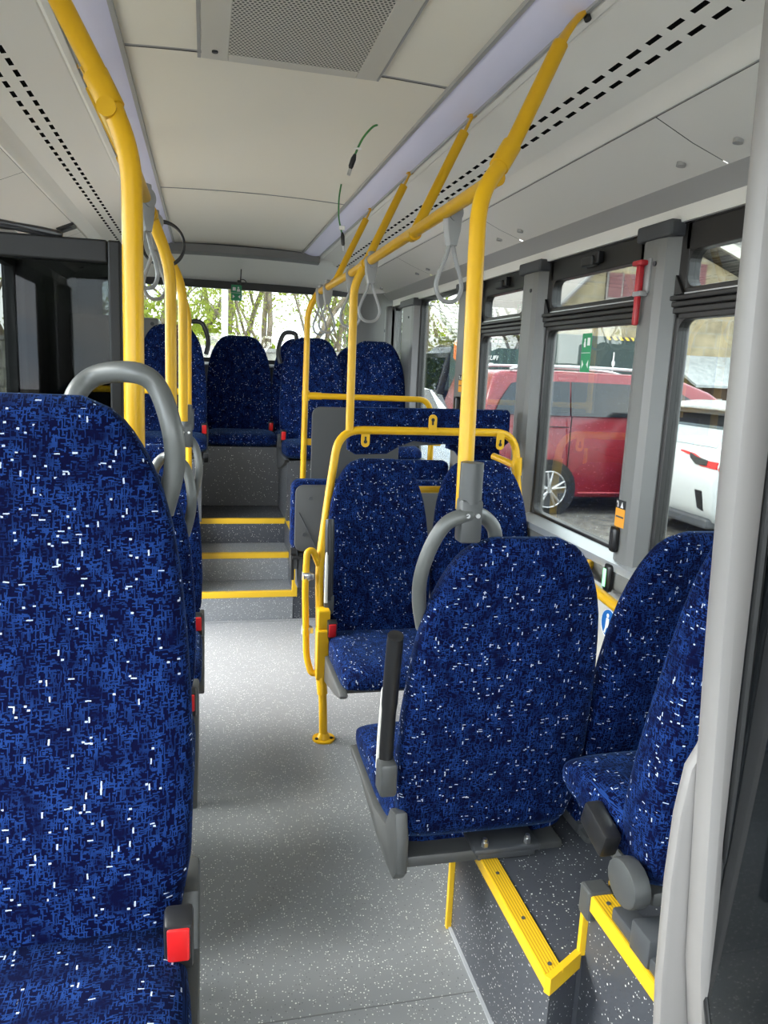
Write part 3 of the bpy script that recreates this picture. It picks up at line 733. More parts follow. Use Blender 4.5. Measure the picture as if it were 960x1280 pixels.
# hoop frame
o=(.475,2.86,0)
hp=thing('hoop_frame','yellow tubular hoop frame around the camera-facing seats, footed on the floor','frame',o)
hpath=fillet([(.474,2.86,0.004),(.470,2.88,.18),(.460,2.91,.32),(.457,3.0,.70),(.505,3.10,.98),(.548,3.15,1.245),(1.352,3.18,1.248),(1.372,3.16,1.0),(1.385,3.12,.86),(1.41,3.10,.80)],.10,8)
part('hoop_tube',YEL,hp,lambda m:m.tube([rel(q,o) for q in hpath],R,16),True)
part('foot_plate',YEL,hp,lambda m:(m.tube([V((0,0,.001)),V((0,0,.008))],.046,24),m.tube([V((0,0,.008)),V((0,0,.03))],[.028,.018],16)),True)
for sx in (-.03,.03): part('foot_bolt',BLK,hp,lambda m:m.cyl((sx,-.01,.008),(sx,-.01,.012),.007,10))
part('mounting_bracket',YEL,hp,lambda m:m.box(-.036,.014,.015,.075,.25,.46,.006))
part('mounting_sleeve',YEL,hp,lambda m:m.box(-.032,.018,.03,.095,.46,.54,.006))
part('lower_sleeve',YEL,hp,lambda m:m.tube([rel((.468,2.88,.19),o),rel((.460,2.905,.30),o)],.0215,16),True)
part('cross_bar',YEL,hp,lambda m:m.tube([rel((.503,3.105,.985),o),rel((.53,3.15,.99),o),rel((1.36,3.165,.995),o)],.0155,14),True)
gl=fillet([(.457,3.0,.70),(.43,3.0,.765),(.405,2.99,.76),(.398,2.97,.62),(.405,2.93,.33),(.425,2.91,.265),(.460,2.91,.275)],.05,6)
part('side_loop',YEL,hp,lambda m:m.tube([rel(q,o) for q in gl],.0135,14),True)
for z,y in ((.66,2.98),(.44,2.955)):
    part('loop_clamp',MET,hp,lambda m:(m.box(.402-.475-.012,.402-.475+.03,y-2.86-.018,y-2.86+.012,z-.012,z+.014,.004),m.tube([rel((.402,y,z-.016),o),rel((.402,y,z+.018),o)],.0175,14)),True)
for x,up in ((.662,-1),(.955,1),(1.27,-1)):
    def tab(m,x=x,up=up):
        zc=1.247-.0; pl=[(x-.018-o[0],zc),(x+.018-o[0],zc)]+[(x-o[0]+.018*math.cos(t),zc+up*(.055)+up*.018*math.sin(t)) for t in [k*PI/8 for k in range(9)]]
        m.prism(pl,'y',3.148-o[1],3.154-o[1])
    to=part('keyhole_tab',YEL,hp,tab)
    part('keyhole',BLK,to,lambda m:(m.cyl((x-o[0],3.147-o[1],1.247+up*.05),(x-o[0],3.1478-o[1],1.247+up*.05),.008,10),m.box(x-o[0]-.004,x-o[0]+.004,3.147-o[1],3.1478-o[1],1.247+min(up*.028,up*.05),1.247+max(up*.028,up*.05))))
part('wall_arm',YEL,hp,lambda m:(m.tube([rel((1.37,3.17,1.10),o),rel((1.30,3.30,1.13),o)],.0155,14),m.tube([rel((1.366,3.165,1.06),o),rel((1.362,3.165,1.14),o)],.022,16)),True)
# padded boards behind the hoop
def fabric_prism(name,pl,y0,y1,parent,label=None,bev=.012):
    m=MB(); m.prism(pl,'y',y0,y1,bev); ob=m.obj(name,FAB,parent,True,50); planar_uv(ob)
    if label: ob['label']=label
    return ob
o=(1.0,3.24,1.2)
pb=thing('padded_backboard','long blue padded board hanging behind the yellow hoop','backboard',o)
pl=[(.600,1.335),(1.335,1.345),(1.350,1.33),(1.352,1.20),(1.33,1.178),(1.0,1.185),(.90,1.195),(.83,1.165),(.78,1.135),(.64,1.13),(.605,1.15)]
fabric_prism('padding',[(x-o[0],z-o[2]) for x,z in pl],.0,.045,pb)
part('backing_plate',DGREY,pb,lambda m:m.prism([(x-o[0]+.0,z-o[2]) for x,z in [(.62,1.32),(1.33,1.33),(1.33,1.20),(.64,1.15)]],'y',.046,.06))
o=(1.25,3.43,1.1)
pb2=thing('padded_backboard','smaller blue padded panel beside the window, behind the hanging board','backboard',o)
fabric_prism('padding',[(-.135,.15),(.135,.15),(.138,-.005),(.12,-.025),(-.04,-.02),(-.085,.03),(-.13,.045)],0,.05,pb2)
part('support_stem',DGREY,pb2,lambda m:(m.box(-.03,.05,.051,.075,-.5,.1,.004),m.box(-.03,.16,.06,.07,-.02,.02)))
# grey partition at the steps
o=(.85,4.36,.5)
gp=thing('partition_panel','dark grey rounded partition panel fixed to the yellow pole by the steps','partition',o)
def rr(x0,x1,z0,z1,r,n=6,corners=(1,1,1,1)):
    out=[]
    for i,(cx,cz,a0) in enumerate(((x1-r,z1-r,0),(x0+r,z1-r,PI/2),(x0+r,z0+r,PI),(x1-r,z0+r,1.5*PI))):
        for k in range(n+1):
            a=a0+k/n*PI/2; out.append((cx+r*math.cos(a),cz+r*math.sin(a)))
    return out
part('panel_board',pbr('partition_grey',(.055,.056,.056),.5),gp,lambda m:m.prism(rr(-.25,.27,.0,.775,.05),'y',0,.02,.003))
part('panel_board_lower',DGREY,gp,lambda m:m.prism(rr(.05,.52,.0,.42,.03),'y',.03,.045,.003))
# tip up seats
def tip(x0,label):
    o=(x0,4.10,.0)
    t=thing('tip_up_seat',label,'folding seat',o,0,'folded tip-up seats')
    m=MB(); m.prism(rr(-.01,.45,.50,.895,.05),'y',-.055,.03,.015); ob=m.obj('cushion',FAB,t,True,50); planar_uv(ob)
    pn=part('underside_plate',GREY,t,lambda m:m.prism(rr(.008,.435,.505,.872,.045),'y',-.072,-.056,.005),True,'grey plate under the folded cushion')
    for x,z in ((.09,.80),(.06,.60),(.36,.80),(.36,.60)): part('plate_screw',DGREY,pn,lambda m:m.cyl((x,-.073,z),(x,-.078,z),.011,12))
    part('plate_rib',DGREY,pn,lambda m:m.tube([V((.03,-.073,.72)),V((.13,-.073,.52)),V((.25,-.073,.515))],.004,6))
    part('hinge_bracket',DGREY,t,lambda m:(m.box(.03,.40,-.05,.05,.29,.49,.008),m.box(-.005,.03,-.06,.03,.40,.52,.008)))
    part('hinge_latch',BPL,t,lambda m:(m.cyl((-.01,-.05,.50),(.02,-.05,.50),.022,14),m.box(-.006,.012,-.06,-.03,.34,.50,.003),m.cyl((.0,-.07,.47),(.11,-.07,.47),.010,10)),True)
    return t
tip(.467,'folded tip-up seat with screwed grey underside, left one beside the steps')
t2=tip(.925,'folded tip-up seat behind the camera-facing seats, right one by the window')
m=MB(); m.prism(rr(-.02,.45,.78,1.0,.04),'y',.06,.11,.015); ob=m.obj('back_pad',FAB,t2,True,50); planar_uv(ob)

# left side rails and poles
lr=thing('ceiling_handrail','long yellow handrail under the left-hand cove','handrail',(XLR,1.6,RZ))
part('rail_tube',YEL,lr,lambda m:m.tube([rel(q,(XLR,1.6,RZ)) for q in ((-.172,1.545,1.94),(-.166,1.7,1.934),(-.158,2.0,1.92),(-.15,2.7,1.915),(-.15,4.36,1.905))],R,16),True)
for y in (2.40,3.14,3.888): brace(lr,(XLR,1.6,RZ),(XLR-.002,y-.01,1.912),(-.33,y,2.278))
o=(-.135,1.56,.25)
pl_=thing('grab_pole','thick yellow pole on the left between the foreground seat and dark glass screen','pole',o)
path=fillet([(-.137,1.555,.0),(-.137,1.555,.5),(-.131,1.56,1.86),(-.17,1.575,1.965),(-.30,1.60,2.21)],.09,8)
part('pole_tube',YEL,pl_,lambda m:m.tube([rel(q,o) for q in path],R*1.12,18),True)
part('end_tab',YEL,pl_,lambda m:m.tube([rel(q,o) for q in ((-.295,1.60,2.20),(-.31,1.605,2.235),(-.33,1.61,2.279))],[.018,.018,.017],14,flat=.35),True)
sleeve(pl_,o,(-.164,1.572,1.945),(-.193,1.58,2.002),.0235)
for (x,y,z,lab) in ((-.100,2.46,.0,'yellow pole rising behind the first seat behind the left foreground seat'),(-.081,3.06,1.27,'yellow pole rising from the second seat behind the left foreground seat'),(-.088,4.42,.5,'slim yellow pole at the left of the steps, furthest of the left poles')):
    o=(x,y,z)
    t=thing('grab_pole',lab,'pole',o)
    path=fillet([(x,y,z),(x,y-.01,1.78),(XLR,y-.04,1.908)],.10,8)
    part('pole_tube',YEL,t,lambda m:m.tube([rel(q,o) for q in path],R,16),True)
    part('joint_sleeve',YEL,t,lambda m:m.tube([rel((XLR,y-.07,1.91),o),rel((XLR,y-.01,1.91),o)],.0205,16),True)
    if y>4:
        part('side_bar',YEL,t,lambda m:m.tube([V((0,0,.83)),V((-.55,0,.83))],R,14),True)
        part('call_button',GREY,t,lambda m:m.box(-.03,.03,-.04,.0,.62,.74,.012))

# hanging straps
def strap(x,y,z,ang,label,first=None):
    t=thing('hanging_strap',label,'strap',(x,y,z),ang,'grey hanging straps on the handrails')
    def clip(m):
        rings=[]
        m.tube([V((0,-.016,0)),V((0,.016,0))],.0235,20)
        pl=[(-.026,.005),(.026,.005),(.022,-.045),(.012,-.085),(-.012,-.085),(-.022,-.045)]
        m.prism(pl,'y',-.012,.012,.004)
        m.box(-.012,.012,-.013,.013,.018,.036,.004)
    part('strap_clip',STRAP,t,clip,True)
    lp=[(0,-.075),(-.018,-.12),(-.038,-.165),(-.043,-.195),(-.028,-.222),(0,-.230),(.028,-.222),(.043,-.195),(.038,-.165),(.018,-.12)]
    part('strap_loop',STRAP,t,lambda m:m.tube(catmull([(a,0,b) for a,b in lp],6,True),.0058,10,closed=True),True)
    return t
s0=strap(.642,2.04,1.918,.35,'grey hanging strap nearest the camera on the right rail')
def restrap(x,y,z,ang,lab):
    c=copy_tree(s0); c.location=(x,y,z); c.rotation_euler=(0,0,ang); c['label']=lab
restrap(.632,3.03,1.914,.15,'grey hanging strap just behind the hoop pole on the right rail')
restrap(.63,3.44,1.912,-.2,'third grey hanging strap from the camera on the right rail, beside the hoop pole')
restrap(.620,4.05,1.907,.2,'second furthest grey hanging strap on the right rail')
restrap(.616,4.28,1.905,.5,'furthest grey hanging strap on the right rail, by the steps pole')
restrap(-.153,2.22,1.918,.9,'grey hanging strap on the left rail nearest the thick pole')
restrap(-.152,2.56,1.915,.75,'grey hanging strap on the left rail further from the thick pole')

# curved wall grab rail on the right wall
o=(1.36,2.35,.80)
t=thing('wall_grab_rail','short curved yellow grab rail on the right wall under the window sill','grab rail',o)
part('rail_tube',YEL,t,lambda m:m.tube([rel(q,o) for q in fillet([(1.385,2.475,.83),(1.345,2.45,.815),(1.315,2.36,.79),(1.315,2.05,.76),(1.385,1.98,.76)],.07,8)],.0185,16),True)
# stickers, sockets, hammer on pillar
def on_wall(name,lab,cat,y,z,fn,mat,x=1.398,group=None):
    t=thing(name,lab,cat,(x,y,z),0,group); fn(t); return t
t=thing('emergency_hammer','red emergency hammer in a grey holder on the window pillar','hammer',(1.396,2.33,1.78))
HRED=pbr('hammer_red',(.42,.012,.02),.4)
part('hammer_handle',HRED,t,lambda m:(m.box(-.022,-.006,-.012,.012,-.10,.0,.006),m.box(-.024,-.004,-.010,.010,.0,.10,.004)),True)
part('hammer_head',HRED,t,lambda m:m.box(-.03,-.002,-.028,.030,.088,.106,.006),True)
part('holder',STRAP,t,lambda m:(m.box(-.004,.004,-.04,.0,.0,.11,.003),m.box(-.026,.004,-.03,.016,-.008,.008,.003)),True)
t=thing('usb_socket','black charger socket with small slots on the window pillar','socket',(1.398,2.335,.955))
part('socket_body',BPL,t,lambda m:m.box(-.018,0,-.022,.022,-.045,.045,.014,3),True)
part('port',BLK,t,lambda m:m.box(-.0195,-.017,-.004,.014,-.03,.03,.002))
t=thing('usb_socket','black stop button box with glowing green strip at the pillar base','socket',(1.392,2.335,.815))
part('socket_body',BPL,t,lambda m:m.box(-.02,0,-.025,.025,-.05,.05,.014,3),True)
lo=part('indicator',LEDG,t,lambda m:m.box(-.022,-.019,.0,.018,-.032,.032,.001))
def sticker(lab,y,z,s=1):
    t=thing('sticker',lab,'sticker',(1.3975,y,z))
    part('label_face',ORG,t,lambda m:m.box(-.001,0,-.03*s,.03*s,-.045*s,.02*s))
    part('pictogram_band',BLK,t,lambda m:m.box(-.0012,0,-.03*s,.03*s,.02*s,.05*s))
    part('pictogram',WHT,t,lambda m:(m.prism([(-.018*s,.024*s),(.0,.024*s),(-.009*s,.044*s)],'x',-.0018,-.0011),m.box(-.0018,-.0011,.014*s,.019*s,.024*s,.045*s),m.box(-.0018,-.0011,.014*s,.026*s,.038*s,.045*s)))
    part('text_line',DGREY,t,lambda m:m.box(-.0018,-.0011,-.024*s,.024*s,-.012*s,-.006*s))
sticker('orange warning sticker on the window pillar above the charger socket',2.325,1.045)
sticker('small orange sticker on the further window pillar near the silver car',4.12,1.44)
t=thing('usb_socket','slim black socket under the orange sticker on the further pillar','socket',(1.398,4.12,1.28))
part('socket_body',BPL,t,lambda m:m.box(-.03,0,-.022,.022,-.09,.09,.01,3),True)
# round blue sign low on wall
t=thing('round_sign','round blue sign with white figure on the wall under the grab rail','sign',(1.4195,2.36,.635))
part('sign_disc',BLU,t,lambda m:m.cyl((0,0,0),(-.0015,0,0),.055,32))
part('sign_rim',WHT,t,lambda m:m.tube([V((-.0012,.053*math.cos(k*PI/20),.053*math.sin(k*PI/20))) for k in range(40)],.0018,6,closed=True))
part('figure',WHT,t,lambda m:(m.cyl((-.0015,.01,.028),(-.0025,.01,.028),.008,12),m.prism([(.0,.018),(.018,.018),(.022,-.02),(.03,-.04),(.02,-.04),(.01,-.012),(-.004,-.04),(-.014,-.04),(.0,-.01)],'x',-.0025,-.0015)))
# exit stickers on panes
def exit_sign(lab,loc,ax):
    t=thing('exit_sticker',lab,'sign',loc,0 if ax=='x' else PI/2)
    part('sticker_face',SGN,t,lambda m:m.box(-.0012,0,-.038,.038,-.075,.075))
    def pic(m):
        for z in (.0375,): m.box(-.0018,-.0012,-.036,.036,-.001,.001)
        m.box(-.0018,-.0012,-.028,-.006,.028,.058); m.box(-.0018,-.0012,.006,.02,.022,.03); m.cyl((-.0012,.014,.050),(-.0018,.014,.050),.006,10); m.prism([(.008,.044),(.02,.044),(.024,.03),(.006,.03)],'x',-.0018,-.0012)
        m.prism([(-.026,-.028),(-.012,-.045),(-.026,-.06)],'x',-.0018,-.0012); m.prism([(.026,-.028),(.012,-.045),(.026,-.06)],'x',-.0018,-.0012)
    part('pictogram',WHT,t,pic)
exit_sign('green emergency exit sticker on the right window pane',(1.4615,2.80,1.60),'x')
t=thing('exit_sticker','green emergency exit sticker at the top of the rear window','sign',(.245,YB-.02,2.055))
part('sticker_face',SGN,t,lambda m:m.box(-.042,.042,-.0012,0,-.065,.055))
part('pictogram',WHT,t,lambda m:(m.box(-.03,-.006,-.0018,-.0012,.01,.036),m.cyl((.015,-.0012,.034),(.015,-.0018,.034),.007,10),m.prism([(.006,.024),(.026,.024),(.03,.004),(.002,.004)],'y',-.0018,-.0012),m.box(-.04,.04,-.0018,-.0012,-.008,-.006),m.prism([(-.03,-.02),(-.012,-.035),(-.03,-.05)],'y',-.0018,-.0012),m.prism([(.03,-.02),(.012,-.035),(.03,-.05)],'y',-.0018,-.0012)))
# loose cables
t=thing('loose_cable','green cable with black plug hanging from a hole in the ceiling','cable',(.563,2.685,2.305))
part('cable_cord',GRN,t,lambda m:m.tube(catmull([(0,0,0),(-.02,0,-.012),(-.05,0,-.05),(-.075,0,-.105)],8),.0035,8),True)
part('plug',BPL,t,lambda m:m.tube([V((-.073,0,-.10)),V((-.078,0,-.115)),V((-.086,0,-.14)),V((-.088,0,-.15))],[.005,.009,.0085,.004],12),True)
part('plug_tip',MET,t,lambda m:m.cyl((-.0875,0,-.148),(-.093,0,-.168),.006,10),True)
part('tie',WHT,t,lambda m:m.box(-.076,-.052,-.004,.004,-.085,-.078,.002))
t=thing('loose_cable','green cable with black plug dangling beside the right light strip','cable',(.592,3.56,2.30))
part('cable_cord',GRN,t,lambda m:m.tube(catmull([(0,0,.004),(-.008,0,-.06),(-.006,0,-.14),(.012,0,-.21)],8),.0035,8),True)
part('plug',BPL,t,lambda m:m.tube([V((.011,0,-.20)),V((.014,0,-.215)),V((.017,0,-.25)),V((.018,0,-.26))],[.005,.009,.0085,.004],12),True)
part('plug_tip',MET,t,lambda m:m.cyl((.018,0,-.258),(.020,0,-.28),.006,10),True)
part('tie',WHT,t,lambda m:m.box(-.004,.022,-.004,.004,-.19,-.172,.002))
t=thing('cable_coil','thin black cable coiled in a loop on the left handrail','cable',(-.13,2.62,1.862))
part('coil',BPL,t,lambda m:(m.tube([V((.066*math.cos(k*PI/24),.01*math.sin(k*PI/12),.068*math.sin(k*PI/24))) for k in range(48)],.0042,8,closed=True),m.tube([V((.064*math.cos(k*PI/24)+.003,.012,.066*math.sin(k*PI/24)-.003)) for k in range(48)],.003,8,closed=True)),True)
t=thing('cable_coil','small black cable loop hanging from the rear dome above the exit sticker','cable',(.27,6.15,2.21))
part('cord',BPL,t,lambda m:m.tube([V((0,0,0)),V((-.002,-.02,-.05)),V((-.006,-.03,-.10))],.004,8),True)
part('coil',BPL,t,lambda m:(m.tube([V((.012+.024*math.cos(k*PI/16),-.035,-.105+.022*math.sin(k*PI/16))) for k in range(32)],.0032,8,closed=True),m.box(-.03,.0,-.04,-.025,-.115,-.09,.004)),True)
t=thing('ceiling_camera','small dark square box on the left cove panel','box',(-.705,4.45,2.158))
part('housing',BPL,t,lambda m:m.box(-.045,.045,-.06,.06,-.012,.01,.004,mat=Matrix.Rotation(-.40,4,'Y')))
part('lens_cover',DGREY,t,lambda m:m.box(-.025,.025,-.03,.03,-.016,-.011,.002,mat=Matrix.Rotation(-.40,4,'Y')))

# dark glass partition screen on the left
o=(-.56,1.69,0)
t=thing('glass_screen','dark glass partition screen with black frame left of the thick yellow pole','screen',o)
part('screen_frame',pbr('screen_frame_black',(.0045,.0045,.0045),.5,spec=.3),t,lambda m:(m.box(.37,.395,-.015,.015,.0,1.73,.004),m.box(-.385,-.36,-.015,.015,0,1.73,.004),m.box(-.36,.37,-.015,.015,1.685,1.73,.004),m.box(-.36,.37,-.015,.015,.0,.06,.004)))
part('glass_pane',GLD,t,lambda m:m.box(-.36,.37,-.004,.004,.06,1.69))
t=thing('loose_cable','thick black cable bundle lying along the top of the glass screen','cable',(-.56,1.69,1.738))
part('cable_cord',BPL,t,lambda m:(m.tube(catmull([(-.38,0,.012),(.05,-.01,.012),(.2,.0,.006),(.285,.0,-.004)],6),[.009]*12+[.008]*6+[.004],10),m.tube(catmull([(-.38,-.015,.016),(.0,-.02,.014),(.18,-.008,.004),(.25,.0,-.006)],6),.005,8)),True)

# pale partition post at right foreground
t=thing('partition_post','tall pale grey curved partition post in the right foreground','post',(.70,.85,0))
def post(m):
    Lp=[(.630,2.2),(.640,1.94),(.648,1.71),(.655,1.50),(.657,1.41),(.662,1.305),(.669,1.16),(.680,.99),(.690,.85),(.705,.65),(.73,.5),(.775,.36)]
    Rp=[(.80,.40),(.772,.536),(.756,.572),(.738,.638),(.726,.80),(.721,.861),(.717,1.0),(.712,1.196),(.707,1.38),(.700,1.70),(.694,1.94),(.690,2.2)]
    m.prism([(x-.70,z) for x,z in Lp+Rp],'y',-.02,.025,.014)
part('post_body',POST,t,post,True)
part('side_cover',POST,t,lambda m:m.prism([(x-.70,z) for x,z in [(.710,1.02),(.696,.985),(.680,.955),(.671,.88),(.669,.77),(.675,.60),(.688,.45),(.71,.2),(.70,.0),(.90,.0),(.80,.40),(.74,.66)]],'y',.022,.045,.008),True)
part('rubber_edge',BLK,t,lambda m:m.tube(catmull([(x-.70+.006,-.014,z) for x,z in [(.82,.36),(.795,.46),(.772,.536),(.756,.572),(.738,.638),(.726,.80),(.721,.861),(.717,1.0),(.712,1.196),(.707,1.38),(.700,1.70),(.694,1.94),(.690,2.2)]],4),.007,8),True)
t=thing('glass_screen','glossy black glass panel running forward from the pale partition post','screen',(.73,.5,0))
part('glass_pane',BGL,t,lambda m:m.prism([(.34,2.2),(.34,.62),(.30,.52),(.22,.46),(-.4,.45),(-.4,2.2)],'x',-.006,.006))
part('panel_edge',BLK,t,lambda m:m.tube([V((-.004,y,z)) for y,z in [(.34,2.2),(.34,.62),(.30,.52),(.22,.46),(-.4,.45)]],.006,8),True)
part('lower_panel',DGREY,t,lambda m:m.box(.0,.015,-.4,.34,0,.5))

exec_ext=True
# ------------------------------------------------------------------ outside
GZ=-.33
GRAV=pbr('gravel',(.15,.14,.125),.95,noise=.8,nscale=6,bump=.3)
m=MB(); m.box(-60,60,-40,90,GZ-.1,GZ)
struct(m.obj('ground',GRAV,None,False))
CARRED=pbr('red_car_paint',(.20,.009,.018),.3,coat=.6)
CARWHT=pbr('white_car_paint',(.44,.45,.45),.3,coat=.5)
CARSIL=pbr('silver_car_paint',(.45,.48,.51),.25,metal=.3,coat=.6)
CGL=pbr('car_window',(.012,.014,.016),.05,spec=.7)
TYRE=pbr('tyre',(.012,.012,.012),.8)
RIM=pbr('alloy_rim',(.55,.55,.56),.3,metal=.8)
def wheel(parent,cx,y,cz,r,side=-1,w=.22):
    o=part('wheel',TYRE,parent,lambda m:m.tube([V((cx,y-side*0,cz)),V((cx,y+.03,cz)),V((cx,y+w-.03,cz)),V((cx,y+w,cz))],[r*.93,r,r,r*.93],36),True)
    part('rim_well',DGREY,o,lambda m:m.cyl((cx,y-.006,cz),(cx,y-.002,cz),r*.74,32))
    def sp(m):
        m.tube([V((cx+r*.72*math.cos(k*PI/18),y-.012,cz+r*.72*math.sin(k*PI/18))) for k in range(36)],r*.035,8,closed=True)
        for k in range(5):
            for dd in (-.13,.13):
                a=2*PI*k/5+.3; p0=V((cx+r*.12*math.cos(a),y-.02,cz+r*.12*math.sin(a))); p1=V((cx+r*.72*math.cos(a+dd*1.3),y-.012,cz+r*.72*math.sin(a+dd*1.3)))
                m.tube([p0,p1],[r*.07,r*.045],8)
        m.cyl((cx,y-.028,cz),(cx,y-.008,cz),r*.14,16)
    part('alloy_spokes',RIM,o,sp,True)
# red van: side faces -Y, length along +X
def car_body(m,prof,y0,y1,belt,inset,nseg=1):
    # prof: closed side polygon in (x,z); verts above belt move in (tumblehome)
    A=[];B=[]
    top=max(z for x,z in prof)
    for x,z in prof:
        k=max(0,(z-belt)/(top-belt))
        A.append(m.bm.verts.new(V((x,y0+inset*k,z)))); B.append(m.bm.verts.new(V((x,y1-inset*k,z))))
    n=len(prof); fs=[]
    for i in range(n): fs.append(m.bm.faces.new((A[i],A[(i+1)%n],B[(i+1)%n],B[i])))
    fs.append(m.bm.faces.new(A)); fs.append(m.bm.faces.new(B[::-1]))
    bmesh.ops.recalc_face_normals(m.bm,faces=fs)
    es=list(fs[-1].edges)+list(fs[-2].edges)
    bmesh.ops.bevel(m.bm,geom=es,offset=.06,segments=3,affect='EDGES',profile=.5)
VY=9.35; vx=3.45
van=thing('van','dark red passenger van parked outside the right windows','car',(vx+2.5,VY+.95,GZ))
vo=V((vx+2.5,VY+.95,GZ))
VB=.78+.02
prof=[(0.0,.05),(-.02,.45),(.02,.75),(.08,1.05),(.22,1.50),(.34,1.56),(1.2,1.59),(2.4,1.58),(3.0,1.53),(3.45,1.38),(4.0,1.05),(4.15,.96),(4.8,.86),(5.08,.70),(5.14,.45),(5.12,.0),(4.6,-.10),(.4,-.10),(.08,-.05)]
m=MB(); car_body(m,[(x+vx-vo.x,z-vo.z) for x,z in prof],VY-vo.y,VY+1.9-vo.y,.80-vo.z,.16)
vb=m.obj('body',CARRED,van,True,50)
def vwin(name,poly,dy=0):
    # window panel on the near side following the tumblehome
    def f(m):
        top=1.59; 
        pts=[]
        for x,z in poly:
            k=max(0,(z-.80)/(top-.80)); pts.append(V((x+vx,VY+.16*k-.006,z))-vo)
        a=[m.bm.verts.new(p) for p in pts]; b=[m.bm.verts.new(p+V((0,.03,0))) for p in pts]
        n=len(a)
        m.bm.faces.new(a); m.bm.faces.new(b[::-1])
        for i in range(n): m.bm.faces.new((a[i],b[i],b[(i+1)%n],a[(i+1)%n]))
    return part(name,CGL,van,f)
vwin('side_window',[(.22,1.00),(.32,1.20),(.46,1.40),(.60,1.44),(1.30,1.45),(1.30,1.0)])
vwin('side_window',[(1.32,1.0),(1.32,1.45),(2.36,1.445),(2.40,1.0)])
vwin('side_window',[(2.55,1.0),(2.50,1.42),(2.95,1.37),(3.55,1.06),(3.52,1.0)])
part('door_seam',BLK,van,lambda m:(m.box(1.305+vx-vo.x,1.315+vx-vo.x,-.955,-.94,.05-vo.z,.99-vo.z),m.box(.5+vx-vo.x,1.28+vx-vo.x,-.955,-.94,.845-vo.z,.86-vo.z),m.box(2.44+vx-vo.x,2.45+vx-vo.x,-.955,-.94,.05-vo.z,.99-vo.z)))
part('sill_reflection',pbr('pink_reflect',(.5,.1,.12),.3),van,lambda m:m.box(1.5+vx-vo.x,3.9+vx-vo.x,-.965,-.94,-.04-vo.z,-.02-vo.z,.004))  # pink strip paints a reflection along the van's sill
for y in (.17,1.55):
    part('roof_rail',SILL,van,lambda m:m.tube(catmull([(vx+.45-vo.x,-.95+y,1.58-vo.z),(vx+.75-vo.x,-.95+y,1.635-vo.z),(vx+1.8-vo.x,-.95+y,1.645-vo.z),(vx+2.6-vo.x,-.95+y,1.62-vo.z),(vx+2.95-vo.x,-.95+y,1.55-vo.z)],6),.022,8),True)
part('tail_lamp',RED,van,lambda m:m.box(vx-.0-vo.x,vx+.09-vo.x,-.96,-.90,.75-vo.z,1.2-vo.z,.01))
part('wheel_arch',BLK,van,lambda m:(m.cyl((vx+1.05-vo.x,-.956,.015-vo.z),(vx+1.05-vo.x,-.90,.015-vo.z),.40,32),m.cyl((vx+4.25-vo.x,-.956,.015-vo.z),(vx+4.25-vo.x,-.90,.015-vo.z),.40,32)))
for x in (1.05,4.25): wheel(van,vx+x-vo.x,-.965,.345,.34)
part('mirror',CARRED,van,lambda m:m.box(3.85+vx-vo.x,4.05+vx-vo.x,-1.12,-.93,1.02-vo.z,1.18-vo.z,.04,3),True)

# white SUV: rear faces -X (towards the bus)
SX,SY=5.45,7.22
so=V((SX+2.2,SY+.93,GZ))
suv=thing('car','white car parked outside with its red rear lamp towards the bus','car',so)
prof=[(.06,-.02),(.0,.12),(-.02,.42),(.04,.62),(.10,.72),(.30,.98),(.46,1.20),(.36,1.25),(.8,1.30),(1.6,1.30),(2.3,1.20),(3.0,.85),(4.0,.72),(4.45,.5),(4.5,.1),(4.4,-.1),(.3,-.1)]
m=MB(); car_body(m,[(x+SX-so.x,z-so.z) for x,z in prof],-.93,.93,.62-so.z,.18)
m.obj('body',CARWHT,suv,True,50)
def sface(m,pts,th=.02):
    # polygon on the rear face given (y, z) plus x by profile
    P=[(.12,0),(.42,-.02),(.62,.04),(.72,.10),(.98,.30),(1.2,.46)]
    def xr(z): return interp([(a,b) for a,b in P],z)
    a=[m.bm.verts.new(V((SX+xr(z)-.012,SY+y,z))-so) for y,z in pts]; b=[m.bm.verts.new(V((SX+xr(z)+th,SY+y,z))-so) for y,z in pts]
    n=len(a); m.bm.faces.new(a); m.bm.faces.new(b[::-1])
    for i in range(n): m.bm.faces.new((a[i],b[i],b[(i+1)%n],a[(i+1)%n]))
part('rear_window',CGL,suv,lambda m:sface(m,[(.30,1.0),(.36,1.15),(1.50,1.15),(1.56,1.0)]))
part('rear_glass_lower',pbr('rear_glass_sheen',(.30,.33,.34),.15,coat=.5),suv,lambda m:sface(m,[(.24,.80),(.30,.99),(1.56,.99),(1.62,.80)]))
part('tail_lamp',RED,suv,lambda m:(sface(m,[(.03,.58),(.05,.655),(.30,.655),(.55,.71),(.80,.725),(.80,.712),(.53,.675),(.32,.59)]),m.prism([(SX+.03-so.x,.57-so.z),(SX+.06-so.x,.66-so.z),(SX+.30-so.x,.66-so.z),(SX+.24-so.x,.57-so.z)],'y',-.936,-.92)))
part('lamp_smoke',BPL,suv,lambda m:sface(m,[(.20,.60),(.22,.655),(.45,.68),(.60,.71),(.55,.66),(.40,.60)],.026) or m.xf(Matrix.Translation((-.008,0,0))))
part('bumper_vent',BLK,suv,lambda m:sface(m,[(.14,.10),(.18,.32),(.30,.32),(.24,.12)]))
part('bumper_lower',DGREY,suv,lambda m:sface(m,[(.05,-.0),(.05,.06),(1.80,.06),(1.80,.0)]) if False else m.box(SX-.01-so.x,SX+.4-so.x,-.88,.88,-.10-so.z,.02-so.z,.03))
part('badge',DGREY,suv,lambda m:(sface(m,[(.95,.50),(.95,.53),(1.02,.53),(1.02,.50)]),))
part('spoiler',CARWHT,suv,lambda m:m.box(SX+.24-so.x,SX+.62-so.x,-.72,.72,1.21-so.z,1.27-so.z,.02,3),True)
